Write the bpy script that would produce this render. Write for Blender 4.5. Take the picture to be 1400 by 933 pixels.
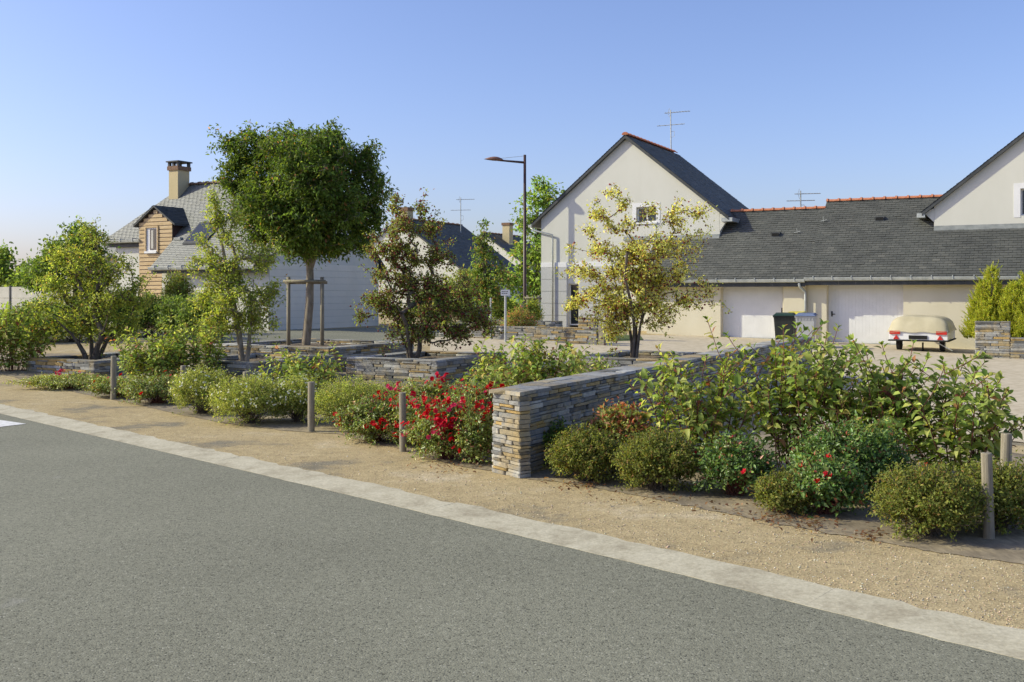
import bpy, bmesh, math, random
import numpy as np
from mathutils import Vector, Matrix

R = math.radians
for o in list(bpy.data.objects):
    bpy.data.objects.remove(o)
sc = bpy.context.scene
COL = sc.collection

# ------------------------------------------------------------------ camera
F = 1361.0            # focal length in photo pixels (35 mm on a 36 mm frame, 1400 px wide)
HC = 1.67             # eye height
HY = 400.0            # photo row of the horizon
cam_d = bpy.data.cameras.new('camera')
cam = bpy.data.objects.new('camera', cam_d)
COL.objects.link(cam)
cam.location = (0, 0, HC)
cam.rotation_euler = (R(90), 0, 0)
cam_d.sensor_width = 36.0
cam_d.lens = 35.0
cam_d.shift_y = -(466.5 - HY) / 1400.0
cam_d.clip_end = 6000
sc.camera = cam

# ------------------------------------------------------------------ sky and sun
SUN_EL = 31.0
SUN_TRAVEL = Vector((1.0, -0.04, 0)).normalized()      # where the light goes, seen from above
w = bpy.data.worlds.new('World')
sc.world = w
w.use_nodes = True
nt = w.node_tree
sky = nt.nodes.new('ShaderNodeTexSky')
sky.sky_type = 'NISHITA'
sky.sun_disc = False
sky.sun_elevation = R(SUN_EL)
sky.sun_rotation = math.atan2(-SUN_TRAVEL.x, -SUN_TRAVEL.y)
sky.altitude = 30
sky.air_density = 1.0
sky.dust_density = 1.6
sky.ozone_density = 4.0
bg = nt.nodes['Background']
bg.inputs['Strength'].default_value = 0.14
wb = nt.nodes.new('ShaderNodeMix'); wb.data_type = 'RGBA'; wb.blend_type = 'MULTIPLY'     # the photograph's white balance, the same over the whole sky
wb.inputs[0].default_value = 1.0; wb.inputs[7].default_value = (1.04, 0.945, 1.08, 1)
nt.links.new(sky.outputs['Color'], wb.inputs[6]); nt.links.new(wb.outputs[2], bg.inputs['Color'])
sl = bpy.data.lights.new('sun', 'SUN')
sl.energy = 3.35
sl.angle = R(0.53)
sl.color = (1.0, 0.95, 0.68)
sun = bpy.data.objects.new('sun', sl)
COL.objects.link(sun)
ldir = Vector((SUN_TRAVEL.x * math.cos(R(SUN_EL)), SUN_TRAVEL.y * math.cos(R(SUN_EL)), -math.sin(R(SUN_EL))))
sun.rotation_euler = ldir.to_track_quat('-Z', 'Y').to_euler()
sun.location = (-20, 5, 30)
sc.view_settings.view_transform = 'Standard'
sc.view_settings.look = 'None'
sc.view_settings.gamma = 1.0
sc.view_settings.exposure = 0.42
sc.render.engine = 'CYCLES'
sc.cycles.max_bounces = 8
sc.cycles.transparent_max_bounces = 8
sc.cycles.caustics_reflective = False
sc.cycles.caustics_refractive = False

# ------------------------------------------------------------------ frames and helpers
TH = R(28.4)                                     # walls, planters and houses share one grid
U = np.array([math.cos(TH), -math.sin(TH)])      # to the right and nearer
V = np.array([math.sin(TH), math.cos(TH)])       # away from the street
O = np.array([8.6, 35.4])                        # a point on the garage fronts

def smooth(a, b, x):
    t = np.clip((x - a) / (b - a), 0, 1)
    return t * t * (3 - 2 * t)

def gh(x, y):
    """height of the ground"""
    x = np.asarray(x, float); y = np.asarray(y, float)
    s = (x - O[0]) * U[0] + (y - O[1]) * U[1]
    return smooth(15, 31, y) * np.clip(0.02 - 0.0275 * s, -0.22, 0.35)

def gp(px, py):
    """ground point under a photo pixel"""
    D = F * HC / (py - HY)
    for _ in range(12):
        x = (px - 700) / F * D
        D = F * (HC - float(gh(x, D))) / (py - HY)
    return np.array([(px - 700) / F * D, D])

def at(px, D):
    return np.array([(px - 700) / F * D, D])

def zat(py, D):
    return HC + (HY - py) / F * D

def on_plane(px, n, org=None):
    """distance along U of a pixel column on the vertical plane n metres behind org"""
    org = O if org is None else org
    t = (px - 700) / F
    bx, by = org[0] + V[0] * n, org[1] + V[1] * n
    return (t * by - bx) / (U[0] - t * U[1])

def depth(s, n, org=None):
    org = O if org is None else org
    return org[1] + U[1] * s + V[1] * n

class MB:
    def __init__(s):
        s.v = []; s.f = []
    def add(s, vs, fs):
        b = len(s.v)
        s.v += [tuple(map(float, p)) for p in vs]
        s.f += [tuple(i + b for i in f) for f in fs]
        return s
    def box(s, x0, x1, y0, y1, z0, z1):
        return s.add([(x0, y0, z0), (x1, y0, z0), (x1, y1, z0), (x0, y1, z0), (x0, y0, z1), (x1, y0, z1), (x1, y1, z1), (x0, y1, z1)],
                     [(0, 3, 2, 1), (4, 5, 6, 7), (0, 1, 5, 4), (1, 2, 6, 5), (2, 3, 7, 6), (3, 0, 4, 7)])
    def hexa(s, p):
        return s.add(p, [(0, 3, 2, 1), (4, 5, 6, 7), (0, 1, 5, 4), (1, 2, 6, 5), (2, 3, 7, 6), (3, 0, 4, 7)])
    def prism_y(s, poly, y0, y1):
        """poly of (x,z) pushed from y0 to y1"""
        n = len(poly)
        vs = [(x, y0, z) for x, z in poly] + [(x, y1, z) for x, z in poly]
        fs = [tuple(range(n)), tuple(range(2 * n - 1, n - 1, -1))] + [(i, i + n, (i + 1) % n + n, (i + 1) % n) for i in range(n)]
        return s.add(vs, fs)
    def prism_x(s, poly, x0, x1):
        """poly of (y,z) pushed from x0 to x1"""
        n = len(poly)
        vs = [(x0, y, z) for y, z in poly] + [(x1, y, z) for y, z in poly]
        fs = [tuple(range(n)), tuple(range(2 * n - 1, n - 1, -1))] + [(i, i + n, (i + 1) % n + n, (i + 1) % n) for i in range(n)]
        return s.add(vs, fs)
    def prism_z(s, poly, z0, z1):
        n = len(poly)
        vs = [(x, y, z0) for x, y in poly] + [(x, y, z1) for x, y in poly]
        fs = [tuple(range(n - 1, -1, -1)), tuple(range(n, 2 * n))] + [(i, (i + 1) % n, (i + 1) % n + n, i + n) for i in range(n)]
        return s.add(vs, fs)
    def tube(s, pts, rs, n=8, caps=True):
        pts = [Vector(p) for p in pts]
        if not hasattr(rs, '__len__'): rs = [rs] * len(pts)
        b = len(s.v); m = len(pts)
        for i, p in enumerate(pts):
            d = (pts[min(i + 1, m - 1)] - pts[max(i - 1, 0)]).normalized()
            a = d.orthogonal().normalized() if i == 0 else (a - d * a.dot(d)).normalized()
            c = d.cross(a)
            for k in range(n):
                q = p + (a * math.cos(2 * math.pi * k / n) + c * math.sin(2 * math.pi * k / n)) * rs[i]
                s.v.append(tuple(q))
        for i in range(m - 1):
            for k in range(n):
                s.f.append((b + i * n + k, b + i * n + (k + 1) % n, b + (i + 1) * n + (k + 1) % n, b + (i + 1) * n + k))
        if caps:
            s.f.append(tuple(b + k for k in range(n - 1, -1, -1)))
            s.f.append(tuple(b + (m - 1) * n + k for k in range(n)))
        return s
    def lathe(s, prof, n=16, c=(0, 0, 0), ax='z'):
        b = len(s.v)
        for r, z in prof:
            for k in range(n):
                a = 2 * math.pi * k / n
                if ax == 'z': s.v.append((c[0] + r * math.cos(a), c[1] + r * math.sin(a), c[2] + z))
                else: s.v.append((c[0] + z, c[1] + r * math.cos(a), c[2] + r * math.sin(a)))
        for i in range(len(prof) - 1):
            for k in range(n):
                s.f.append((b + i * n + k, b + i * n + (k + 1) % n, b + (i + 1) * n + (k + 1) % n, b + (i + 1) * n + k))
        s.f.append(tuple(b + k for k in range(n - 1, -1, -1)))
        s.f.append(tuple(b + (len(prof) - 1) * n + k for k in range(n)))
        return s
    def build(s, name, mat, parent=None, smooth_=False, bevel=0, loc=None):
        me = bpy.data.meshes.new(name)
        me.from_pydata(s.v, [], s.f)
        me.materials.append(mat)
        if bevel:
            bm = bmesh.new(); bm.from_mesh(me)
            bmesh.ops.bevel(bm, geom=bm.edges[:], offset=bevel, segments=2, affect='EDGES', profile=0.6)
            bm.to_mesh(me); bm.free()
        if smooth_:
            me.polygons.foreach_set('use_smooth', [True] * len(me.polygons))
        me.update()
        return link(name, me, parent, loc)

def link(name, data, parent=None, loc=None):
    o = bpy.data.objects.new(name, data)
    COL.objects.link(o)
    if parent is not None: o.parent = parent
    if loc is not None: o.location = loc
    return o

def tag(o, label=None, cat=None, group=None, kind=None):
    if label: o['label'] = label
    if cat: o['category'] = cat
    if group: o['group'] = group
    if kind: o['kind'] = kind
    return o

def thing(name, label, cat, loc=(0, 0, 0), rz=0.0, group=None):
    o = bpy.data.objects.new(name, None)
    o.empty_display_size = 0.2
    COL.objects.link(o)
    o.location = loc; o.rotation_euler = (0, 0, rz)
    return tag(o, label, cat, group)

def fast_mesh(name, verts, faces, mat, attr=None, atype='FLOAT_COLOR', parent=None, loc=None, smooth_=False):
    """verts (n,3), faces (m,k) all the same size"""
    me = bpy.data.meshes.new(name)
    verts = np.asarray(verts, np.float32); faces = np.asarray(faces, np.int32)
    me.vertices.add(len(verts)); me.vertices.foreach_set('co', verts.ravel())
    k = faces.shape[1]
    me.loops.add(faces.size); me.loops.foreach_set('vertex_index', faces.ravel())
    me.polygons.add(len(faces))
    me.polygons.foreach_set('loop_start', np.arange(0, faces.size, k, dtype=np.int32))
    me.polygons.foreach_set('loop_total', np.full(len(faces), k, np.int32))
    if smooth_: me.polygons.foreach_set('use_smooth', np.ones(len(faces), bool))
    if attr is not None:
        for nm, arr, ty in attr:
            a = me.attributes.new(nm, ty, 'POINT')
            a.data.foreach_set('color' if ty == 'FLOAT_COLOR' else 'value', np.asarray(arr, np.float32).ravel())
    me.materials.append(mat)
    me.update(calc_edges=True)
    me.validate()
    return link(name, me, parent, loc)

# ------------------------------------------------------------------ materials
def new_mat(name):
    m = bpy.data.materials.new(name); m.use_nodes = True
    return m, m.node_tree.nodes, m.node_tree.links, m.node_tree.nodes['Principled BSDF']

def ramp(nodes, stops, interp='LINEAR'):
    r = nodes.new('ShaderNodeValToRGB')
    r.color_ramp.interpolation = interp
    e = r.color_ramp.elements
    while len(e) > 1: e.remove(e[-1])
    e[0].position = stops[0][0]; e[0].color = (*stops[0][1], 1)
    for p, c in stops[1:]:
        x = e.new(p); x.color = (*c, 1)
    return r

def noise(nodes, links, scale, detail=5, rough=0.55, coord='Object', vec=None):
    tc = nodes.new('ShaderNodeTexCoord')
    n = nodes.new('ShaderNodeTexNoise')
    n.inputs['Scale'].default_value = scale; n.inputs['Detail'].default_value = detail; n.inputs['Roughness'].default_value = rough
    if vec is not None:
        mp = nodes.new('ShaderNodeMapping'); mp.inputs['Scale'].default_value = vec
        links.new(tc.outputs[coord], mp.inputs['Vector']); links.new(mp.outputs[0], n.inputs['Vector'])
    else:
        links.new(tc.outputs[coord], n.inputs['Vector'])
    return n

def mixc(nodes, links, fac, a, b, mode='MIX'):
    m = nodes.new('ShaderNodeMix'); m.data_type = 'RGBA'; m.blend_type = mode
    for sock, val in ((m.inputs[0], fac), (m.inputs[6], a), (m.inputs[7], b)):
        if isinstance(val, bpy.types.NodeSocket): links.new(val, sock)
        elif hasattr(val, '__len__'): sock.default_value = (*val, 1)
        else: sock.default_value = val
    return m.outputs[2]

def bump(nodes, links, h, strength, dist, bsdf):
    b = nodes.new('ShaderNodeBump'); b.inputs['Strength'].default_value = strength; b.inputs['Distance'].default_value = dist
    links.new(h, b.inputs['Height']); links.new(b.outputs[0], bsdf.inputs['Normal'])
    return b

def simple(name, c1, c2, scale=6, rough=0.7, bs=0.2, bd=0.005, spec=0.3, vec=None, lo=0.35, hi=0.65, metal=0.0, detail=6):
    m, n, l, b = new_mat(name)
    t = noise(n, l, scale, detail, vec=vec)
    r = ramp(n, [(lo, c1), (hi, c2)])
    l.new(t.outputs['Fac'], r.inputs[0]); l.new(r.outputs[0], b.inputs['Base Color'])
    b.inputs['Roughness'].default_value = rough; b.inputs['Specular IOR Level'].default_value = spec; b.inputs['Metallic'].default_value = metal
    if bs: bump(n, l, t.outputs['Fac'], bs, bd, b)
    return m

M = {}
# gravel ground: tan sand with grains, paler dusty and greyer patches
m, n, l, b = new_mat('gravel')
big = noise(n, l, 0.75, 6, 0.62)
r1 = ramp(n, [(0.34, (0.245, 0.22, 0.16)), (0.44, (0.43, 0.345, 0.195)), (0.58, (0.455, 0.37, 0.215)), (0.70, (0.54, 0.465, 0.325))]); l.new(big.outputs[0], r1.inputs[0])
tc = n.new('ShaderNodeTexCoord')
vo = n.new('ShaderNodeTexVoronoi'); vo.inputs['Scale'].default_value = 105; l.new(tc.outputs['Object'], vo.inputs['Vector'])
vr = ramp(n, [(0.0, (0.66, 0.63, 0.6)), (0.4, (0.97, 0.95, 0.92)), (0.8, (1.06, 1.05, 1.02)), (1.0, (1.25, 1.24, 1.2))])
bw = n.new('ShaderNodeSeparateColor'); l.new(vo.outputs['Color'], bw.inputs[0]); l.new(bw.outputs[0], vr.inputs[0])
mid = noise(n, l, 7, 6, 0.7)
mr = ramp(n, [(0.3, (0.8, 0.8, 0.8)), (0.7, (1.15, 1.15, 1.15))]); l.new(mid.outputs[0], mr.inputs[0])
c = mixc(n, l, 1.0, r1.outputs[0], vr.outputs[0], 'MULTIPLY'); c = mixc(n, l, 1.0, c, mr.outputs[0], 'MULTIPLY')
l.new(c, b.inputs['Base Color']); b.inputs['Roughness'].default_value = 0.95; b.inputs['Specular IOR Level'].default_value = 0.1
mh = n.new('ShaderNodeMath'); mh.operation = 'MULTIPLY_ADD'; l.new(vo.outputs['Distance'], mh.inputs[0]); mh.inputs[1].default_value = -0.5; l.new(mid.outputs[0], mh.inputs[2])
bump(n, l, mh.outputs[0], 0.4, 0.008, b)
M['gravel'] = m
M['pale_gravel'] = simple('pale_gravel', (0.46, 0.39, 0.27), (0.60, 0.52, 0.385), 5.0, 0.95, 0.25, 0.006, 0.1, detail=10)
# asphalt with aggregate
m, n, l, b = new_mat('asphalt')
tc = n.new('ShaderNodeTexCoord')
vo = n.new('ShaderNodeTexVoronoi'); vo.inputs['Scale'].default_value = 120; l.new(tc.outputs['Object'], vo.inputs['Vector'])
sp = n.new('ShaderNodeSeparateColor'); l.new(vo.outputs['Color'], sp.inputs[0])
r1 = ramp(n, [(0.0, (0.07, 0.07, 0.052)), (0.13, (0.195, 0.192, 0.14)), (0.5, (0.22, 0.216, 0.158)), (0.9, (0.248, 0.243, 0.18)), (0.98, (0.28, 0.275, 0.205)), (1.0, (0.38, 0.37, 0.30))]); l.new(sp.outputs[0], r1.inputs[0])
big = noise(n, l, 0.35, 4, 0.6, vec=(1, 1, 1)); br = ramp(n, [(0.3, (0.86, 0.86, 0.86)), (0.7, (1.1, 1.1, 1.1))]); l.new(big.outputs[0], br.inputs[0])
mid = noise(n, l, 22, 5, 0.75); mr = ramp(n, [(0.3, (0.8, 0.8, 0.8)), (0.7, (1.2, 1.2, 1.2))]); l.new(mid.outputs[0], mr.inputs[0])
c = mixc(n, l, 1.0, r1.outputs[0], br.outputs[0], 'MULTIPLY'); c = mixc(n, l, 1.0, c, mr.outputs[0], 'MULTIPLY')
spot = noise(n, l, 1.6, 3, 0.5); sr = ramp(n, [(0.70, (0, 0, 0)), (0.78, (0.45, 0.45, 0.45))]); l.new(spot.outputs[0], sr.inputs[0])
c = mixc(n, l, sr.outputs[0], c, (0.34, 0.33, 0.29))
l.new(c, b.inputs['Base Color']); b.inputs['Roughness'].default_value = 0.9; b.inputs['Specular IOR Level'].default_value = 0.2
mh = n.new('ShaderNodeMath'); mh.operation = 'MULTIPLY_ADD'; l.new(vo.outputs['Distance'], mh.inputs[0]); mh.inputs[1].default_value = -0.6; l.new(mid.outputs[0], mh.inputs[2])
bump(n, l, mh.outputs[0], 0.5, 0.006, b)
M['asphalt'] = m
# concrete kerb
m, n, l, b = new_mat('kerb_concrete')
t1 = noise(n, l, 2.6, 8, 0.75); t2 = noise(n, l, 40, 4, 0.7)
r1 = ramp(n, [(0.32, (0.31, 0.27, 0.185)), (0.5, (0.47, 0.43, 0.31)), (0.7, (0.55, 0.51, 0.385))]); l.new(t1.outputs[0], r1.inputs[0])
r2 = ramp(n, [(0.3, (0.78, 0.77, 0.75)), (0.7, (1.15, 1.15, 1.15))]); l.new(t2.outputs[0], r2.inputs[0])
l.new(mixc(n, l, 1.0, r1.outputs[0], r2.outputs[0], 'MULTIPLY'), b.inputs['Base Color']); b.inputs['Roughness'].default_value = 0.9
bump(n, l, t2.outputs[0], 0.4, 0.006, b)
M['kerb'] = m
M['paint'] = simple('road_paint', (0.60, 0.59, 0.56), (0.80, 0.79, 0.76), 14, 0.8, 0.3, 0.003)
# planting fabric
m, n, l, b = new_mat('bed_fabric')
t1 = noise(n, l, 1.6, 6, 0.7); t2 = noise(n, l, 30, 5, 0.7, vec=(1, 0.25, 1))
r1 = ramp(n, [(0.3, (0.15, 0.12, 0.075)), (0.5, (0.25, 0.205, 0.135)), (0.66, (0.40, 0.325, 0.20))]); l.new(t1.outputs[0], r1.inputs[0])
r2 = ramp(n, [(0.3, (0.72, 0.70, 0.67)), (0.7, (1.2, 1.2, 1.2))]); l.new(t2.outputs[0], r2.inputs[0])
l.new(mixc(n, l, 1.0, r1.outputs[0], r2.outputs[0], 'MULTIPLY'), b.inputs['Base Color']); b.inputs['Roughness'].default_value = 0.9
bump(n, l, t2.outputs[0], 0.5, 0.01, b)
M['fabric'] = m
M['soil'] = simple('soil', (0.10, 0.075, 0.05), (0.27, 0.21, 0.14), 18, 0.95, 0.8, 0.03)
M['lawn'] = simple('lawn', (0.05, 0.075, 0.02), (0.12, 0.16, 0.045), 9, 0.95, 0.8, 0.04)

STONE_STOPS = [(0.0, (0.12, 0.122, 0.115)), (0.10, (0.30, 0.30, 0.285)), (0.32, (0.225, 0.228, 0.22)), (0.48, (0.40, 0.40, 0.375)), (0.60, (0.33, 0.285, 0.19)),
               (0.70, (0.43, 0.30, 0.115)), (0.78, (0.26, 0.26, 0.245)), (0.86, (0.36, 0.28, 0.155)), (0.92, (0.18, 0.18, 0.17)), (0.96, (0.46, 0.455, 0.42))]
def stone_mat(name, obj):
    m, n, l, b = new_mat(name)
    if obj:
        oi = n.new('ShaderNodeObjectInfo'); src = oi.outputs['Random']
    else:
        a = n.new('ShaderNodeAttribute'); a.attribute_name = 'rnd'; src = a.outputs['Fac']
    r = ramp(n, STONE_STOPS, 'CONSTANT'); l.new(src, r.inputs[0])
    tc = n.new('ShaderNodeNewGeometry')
    t = n.new('ShaderNodeTexNoise'); t.inputs['Scale'].default_value = 14; t.inputs['Detail'].default_value = 7; t.inputs['Roughness'].default_value = 0.7
    l.new(tc.outputs['Position'], t.inputs['Vector'])
    r2 = ramp(n, [(0.3, (0.62, 0.62, 0.63)), (0.5, (1, 1, 1)), (0.7, (1.35, 1.3, 1.2))]); l.new(t.outputs[0], r2.inputs[0])
    t3 = n.new('ShaderNodeTexNoise'); t3.inputs['Scale'].default_value = 3.5; t3.inputs['Detail'].default_value = 4; l.new(tc.outputs['Position'], t3.inputs['Vector'])
    r3 = ramp(n, [(0.48, (0, 0, 0)), (0.70, (0.6, 0.6, 0.6))]); l.new(t3.outputs[0], r3.inputs[0])
    c = mixc(n, l, r3.outputs[0], r.outputs[0], (0.36, 0.265, 0.11))
    l.new(mixc(n, l, 1.0, c, r2.outputs[0], 'MULTIPLY'), b.inputs['Base Color'])
    b.inputs['Roughness'].default_value = 0.72; b.inputs['Specular IOR Level'].default_value = 0.4
    bump(n, l, t.outputs[0], 0.6, 0.012, b)
    return m
M['stone'] = stone_mat('schist_stone', True)
M['stone_mass'] = stone_mat('schist_stone_mass', False)
M['stone_core'] = simple('joint_mortar', (0.03, 0.028, 0.025), (0.075, 0.07, 0.06), 20, 0.95, 0.3, 0.01)
# slates
m, n, l, b = new_mat('roof_slate')
a = n.new('ShaderNodeAttribute'); a.attribute_name = 'rnd'
r = ramp(n, [(0, (0.068, 0.072, 0.065)), (0.5, (0.086, 0.089, 0.080)), (0.85, (0.10, 0.102, 0.091)), (1, (0.12, 0.12, 0.106))]); l.new(a.outputs['Fac'], r.inputs[0])
t = noise(n, l, 1.1, 5, 0.65); r2 = ramp(n, [(0.3, (0.78, 0.78, 0.78)), (0.7, (1.2, 1.2, 1.17))]); l.new(t.outputs[0], r2.inputs[0])
l.new(mixc(n, l, 1.0, r.outputs[0], r2.outputs[0], 'MULTIPLY'), b.inputs['Base Color'])
b.inputs['Roughness'].default_value = 0.55; b.inputs['Specular IOR Level'].default_value = 0.45
M['slate'] = m
m2 = m.copy(); m2.name = 'light_slate'; M['slate_light'] = m2
for nd in m2.node_tree.nodes:
    if nd.type == 'VALTORGB' and nd.color_ramp.elements[0].color[0] < .2:
        for e_, c_ in zip(nd.color_ramp.elements, ((.128, .139, .144), (.136, .147, .151), (.142, .152, .155), (.15, .159, .16))): e_.color = (*c_, 1)
def plaster(name, c1, c2):
    m, n, l, b = new_mat(name)
    t = noise(n, l, 0.9, 6, 0.6, vec=(1, 1, 0.45)); r = ramp(n, [(0.3, c1), (0.7, c2)]); l.new(t.outputs[0], r.inputs[0])
    t2 = noise(n, l, 55, 3, 0.6)
    l.new(r.outputs[0], b.inputs['Base Color']); b.inputs['Roughness'].default_value = 0.9; b.inputs['Specular IOR Level'].default_value = 0.15
    bump(n, l, t2.outputs[0], 0.25, 0.006, b)
    return m
M['render'] = plaster('wall_render', (0.595, 0.59, 0.525), (0.65, 0.645, 0.585))
M['cream'] = plaster('cream_render', (0.63, 0.575, 0.43), (0.69, 0.64, 0.50))
M['greywall'] = plaster('grey_panel', (0.70, 0.67, 0.58), (0.76, 0.73, 0.645))
M['panel'] = plaster('grey_wall_panel', (0.46, 0.465, 0.46), (0.52, 0.525, 0.515))
M['white'] = simple('white_paint', (0.72, 0.72, 0.72), (0.77, 0.77, 0.77), 3, 0.5, 0.0, 0, 0.4)
M['zinc'] = simple('zinc', (0.36, 0.38, 0.365), (0.50, 0.52, 0.495), 5, 0.45, 0.1, 0.002, 0.5, metal=0.25)
M['lead'] = simple('lead_flashing', (0.17, 0.185, 0.185), (0.25, 0.265, 0.26), 4, 0.6, 0.1, 0.002)
M['darkmetal'] = simple('dark_fascia', (0.045, 0.05, 0.053), (0.075, 0.08, 0.083), 4, 0.6, 0.05, 0.002)
M['brown'] = simple('brown_metal', (0.052, 0.026, 0.020), (0.075, 0.038, 0.030), 6, 0.45, 0.05, 0.001, 0.5)
M['terracotta'] = simple('terracotta', (0.36, 0.115, 0.055), (0.52, 0.21, 0.11), 5, 0.8, 0.2, 0.005)
M['brick'] = simple('chimney_brick', (0.16, 0.095, 0.06), (0.25, 0.155, 0.10), 14, 0.85, 0.4, 0.01)
M['ochre'] = plaster('chimney_render', (0.50, 0.42, 0.24), (0.58, 0.49, 0.30))
M['clad'] = simple('timber_cladding', (0.50, 0.36, 0.19), (0.62, 0.47, 0.28), 6, 0.75, 0.1, 0.002, vec=(0.5, 3, 3))
m, n, l, b = new_mat('window_glass')
b.inputs['Base Color'].default_value = (0.02, 0.025, 0.03, 1); b.inputs['Roughness'].default_value = 0.06; b.inputs['Specular IOR Level'].default_value = 0.6
M['glass'] = m
M['dark'] = simple('dark_inside', (0.012, 0.012, 0.012), (0.02, 0.02, 0.02), 3, 0.9, 0)
M['curtain'] = simple('curtain', (0.42, 0.40, 0.36), (0.58, 0.56, 0.5), 5, 0.9, 0.2, 0.01, vec=(14, 14, 0.6))
m, n, l, b = new_mat('grey_wood')
t = noise(n, l, 9, 6, 0.65, vec=(6, 6, 0.5)); r = ramp(n, [(0.3, (0.17, 0.145, 0.10)), (0.7, (0.36, 0.32, 0.235))]); l.new(t.outputs[0], r.inputs[0])
l.new(r.outputs[0], b.inputs['Base Color']); b.inputs['Roughness'].default_value = 0.85; bump(n, l, t.outputs[0], 0.4, 0.005, b)
M['wood'] = m
M['bark'] = simple('bark', (0.085, 0.065, 0.047), (0.20, 0.165, 0.125), 14, 0.9, 0.6, 0.01, vec=(1, 1, 0.4))
M['bark_pale'] = simple('bark_pale', (0.20, 0.165, 0.12), (0.34, 0.29, 0.22), 14, 0.9, 0.5, 0.008, vec=(1, 1, 0.35))
M['stem_red'] = simple('red_stems', (0.12, 0.045, 0.035), (0.22, 0.09, 0.06), 12, 0.7, 0.1, 0.002)
M['tarp'] = simple('tarpaulin', (0.44, 0.39, 0.25), (0.53, 0.475, 0.32), 2.5, 0.5, 0.35, 0.03, 0.35)
M['plastic_dark'] = simple('dark_plastic', (0.022, 0.026, 0.024), (0.035, 0.038, 0.035), 5, 0.5, 0.05, 0.002)
M['plastic_green'] = simple('green_plastic', (0.02, 0.045, 0.032), (0.03, 0.06, 0.045), 5, 0.45, 0.05, 0.002)
M['plastic_grey'] = simple('grey_plastic', (0.40, 0.41, 0.41), (0.46, 0.47, 0.47), 5, 0.5, 0.05, 0.002)
M['plastic_blue'] = simple('blue_plastic', (0.12, 0.16, 0.26), (0.16, 0.2, 0.31), 5, 0.5, 0.05, 0.002)
M['plastic_yellow'] = simple('yellow_plastic', (0.55, 0.48, 0.05), (0.65, 0.56, 0.08), 5, 0.5, 0.05, 0.002)
M['redlens'] = simple('red_lens', (0.45, 0.012, 0.01), (0.55, 0.03, 0.02), 30, 0.2, 0.1, 0.002, 0.6)
M['rubber'] = simple('rubber', (0.015, 0.015, 0.015), (0.03, 0.03, 0.03), 20, 0.85, 0.2, 0.003)
M['fence'] = simple('fence_panel', (0.50, 0.48, 0.41), (0.58, 0.56, 0.49), 3, 0.8, 0.1, 0.003)

def leaf_mat(name, gloss=0.18, trans=0.42, rough=0.55, obj=None):
    m, n, l, b = new_mat(name)
    if obj is None:
        a = n.new('ShaderNodeAttribute'); a.attribute_name = 'Col'; colr = a.outputs['Color']
    else:
        oi = n.new('ShaderNodeObjectInfo'); r = ramp(n, obj); l.new(oi.outputs['Random'], r.inputs[0]); colr = r.outputs[0]
    l.new(colr, b.inputs['Base Color'])
    b.inputs['Roughness'].default_value = rough; b.inputs['Specular IOR Level'].default_value = gloss
    tr = n.new('ShaderNodeBsdfTranslucent')
    l.new(mixc(n, l, 1.0, colr, (1.5, 1.45, 0.7), 'MULTIPLY'), tr.inputs['Color'])
    mx = n.new('ShaderNodeMixShader'); mx.inputs[0].default_value = trans
    l.new(b.outputs[0], mx.inputs[1]); l.new(tr.outputs[0], mx.inputs[2])
    l.new(mx.outputs[0], n['Material Output'].inputs['Surface'])
    return m
M['leaf'] = leaf_mat('leaf')
M['leaf_gloss'] = leaf_mat('glossy_leaf', 0.38, 0.33, 0.32)
DOG_STOPS_ = [(0.0, (0.055, 0.082, 0.018)), (0.3, (0.098, 0.132, 0.027)), (0.62, (0.15, 0.182, 0.042)), (0.90, (0.235, 0.25, 0.07)), (0.94, (0.20, 0.16, 0.055)), (0.975, (0.20, 0.10, 0.045)), (1.0, (0.14, 0.04, 0.03))]
DOG_STOPS = DOG_STOPS_
M['leaf_dog'] = leaf_mat('dogwood_leaf', 0.25, 0.42, 0.5, [(p, tuple(2.1 * q for q in c)) for p, c in DOG_STOPS])
M['petal'] = leaf_mat('rose_petal', 0.2, 0.25, 0.6, [(0, (0.50, 0.006, 0.010)), (0.55, (0.62, 0.010, 0.022)), (0.8, (0.55, 0.012, 0.075)), (1, (0.58, 0.05, 0.13))])

# ------------------------------------------------------------------ setting
def grid_coords(core0, core1, step, far):
    c = list(np.arange(core0, core1 + 1e-6, step))
    return np.array([-f for f in far[::-1]] + c + list(far))
gx = grid_coords(-40, 40, 1.0, [60, 100, 200, 600, 3000])
gy = np.array([-3000, -300, -60, -20] + list(np.arange(-10, 70, 1.0)) + [75, 90, 120, 200, 400, 1000, 3000])
X, Y = np.meshgrid(gx, gy)
Z = gh(X, Y)
nx, ny = len(gx), len(gy)
idx = np.arange(nx * ny).reshape(ny, nx)
faces = np.stack([idx[:-1, :-1], idx[:-1, 1:], idx[1:, 1:], idx[1:, :-1]], -1).reshape(-1, 4)
g = fast_mesh('ground', np.stack([X, Y, Z], -1).reshape(-1, 3), faces, M['gravel'], smooth_=True)
tag(g, 'tan gravel ground of the verge and forecourt', 'ground', kind='structure')

def resample(pts, m):
    pts = np.asarray(pts, float)
    d = np.r_[0, np.cumsum(np.linalg.norm(np.diff(pts, axis=0), axis=1))]
    t = np.linspace(0, d[-1], m)
    return np.stack([np.interp(t, d, pts[:, 0]), np.interp(t, d, pts[:, 1])], 1)

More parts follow.
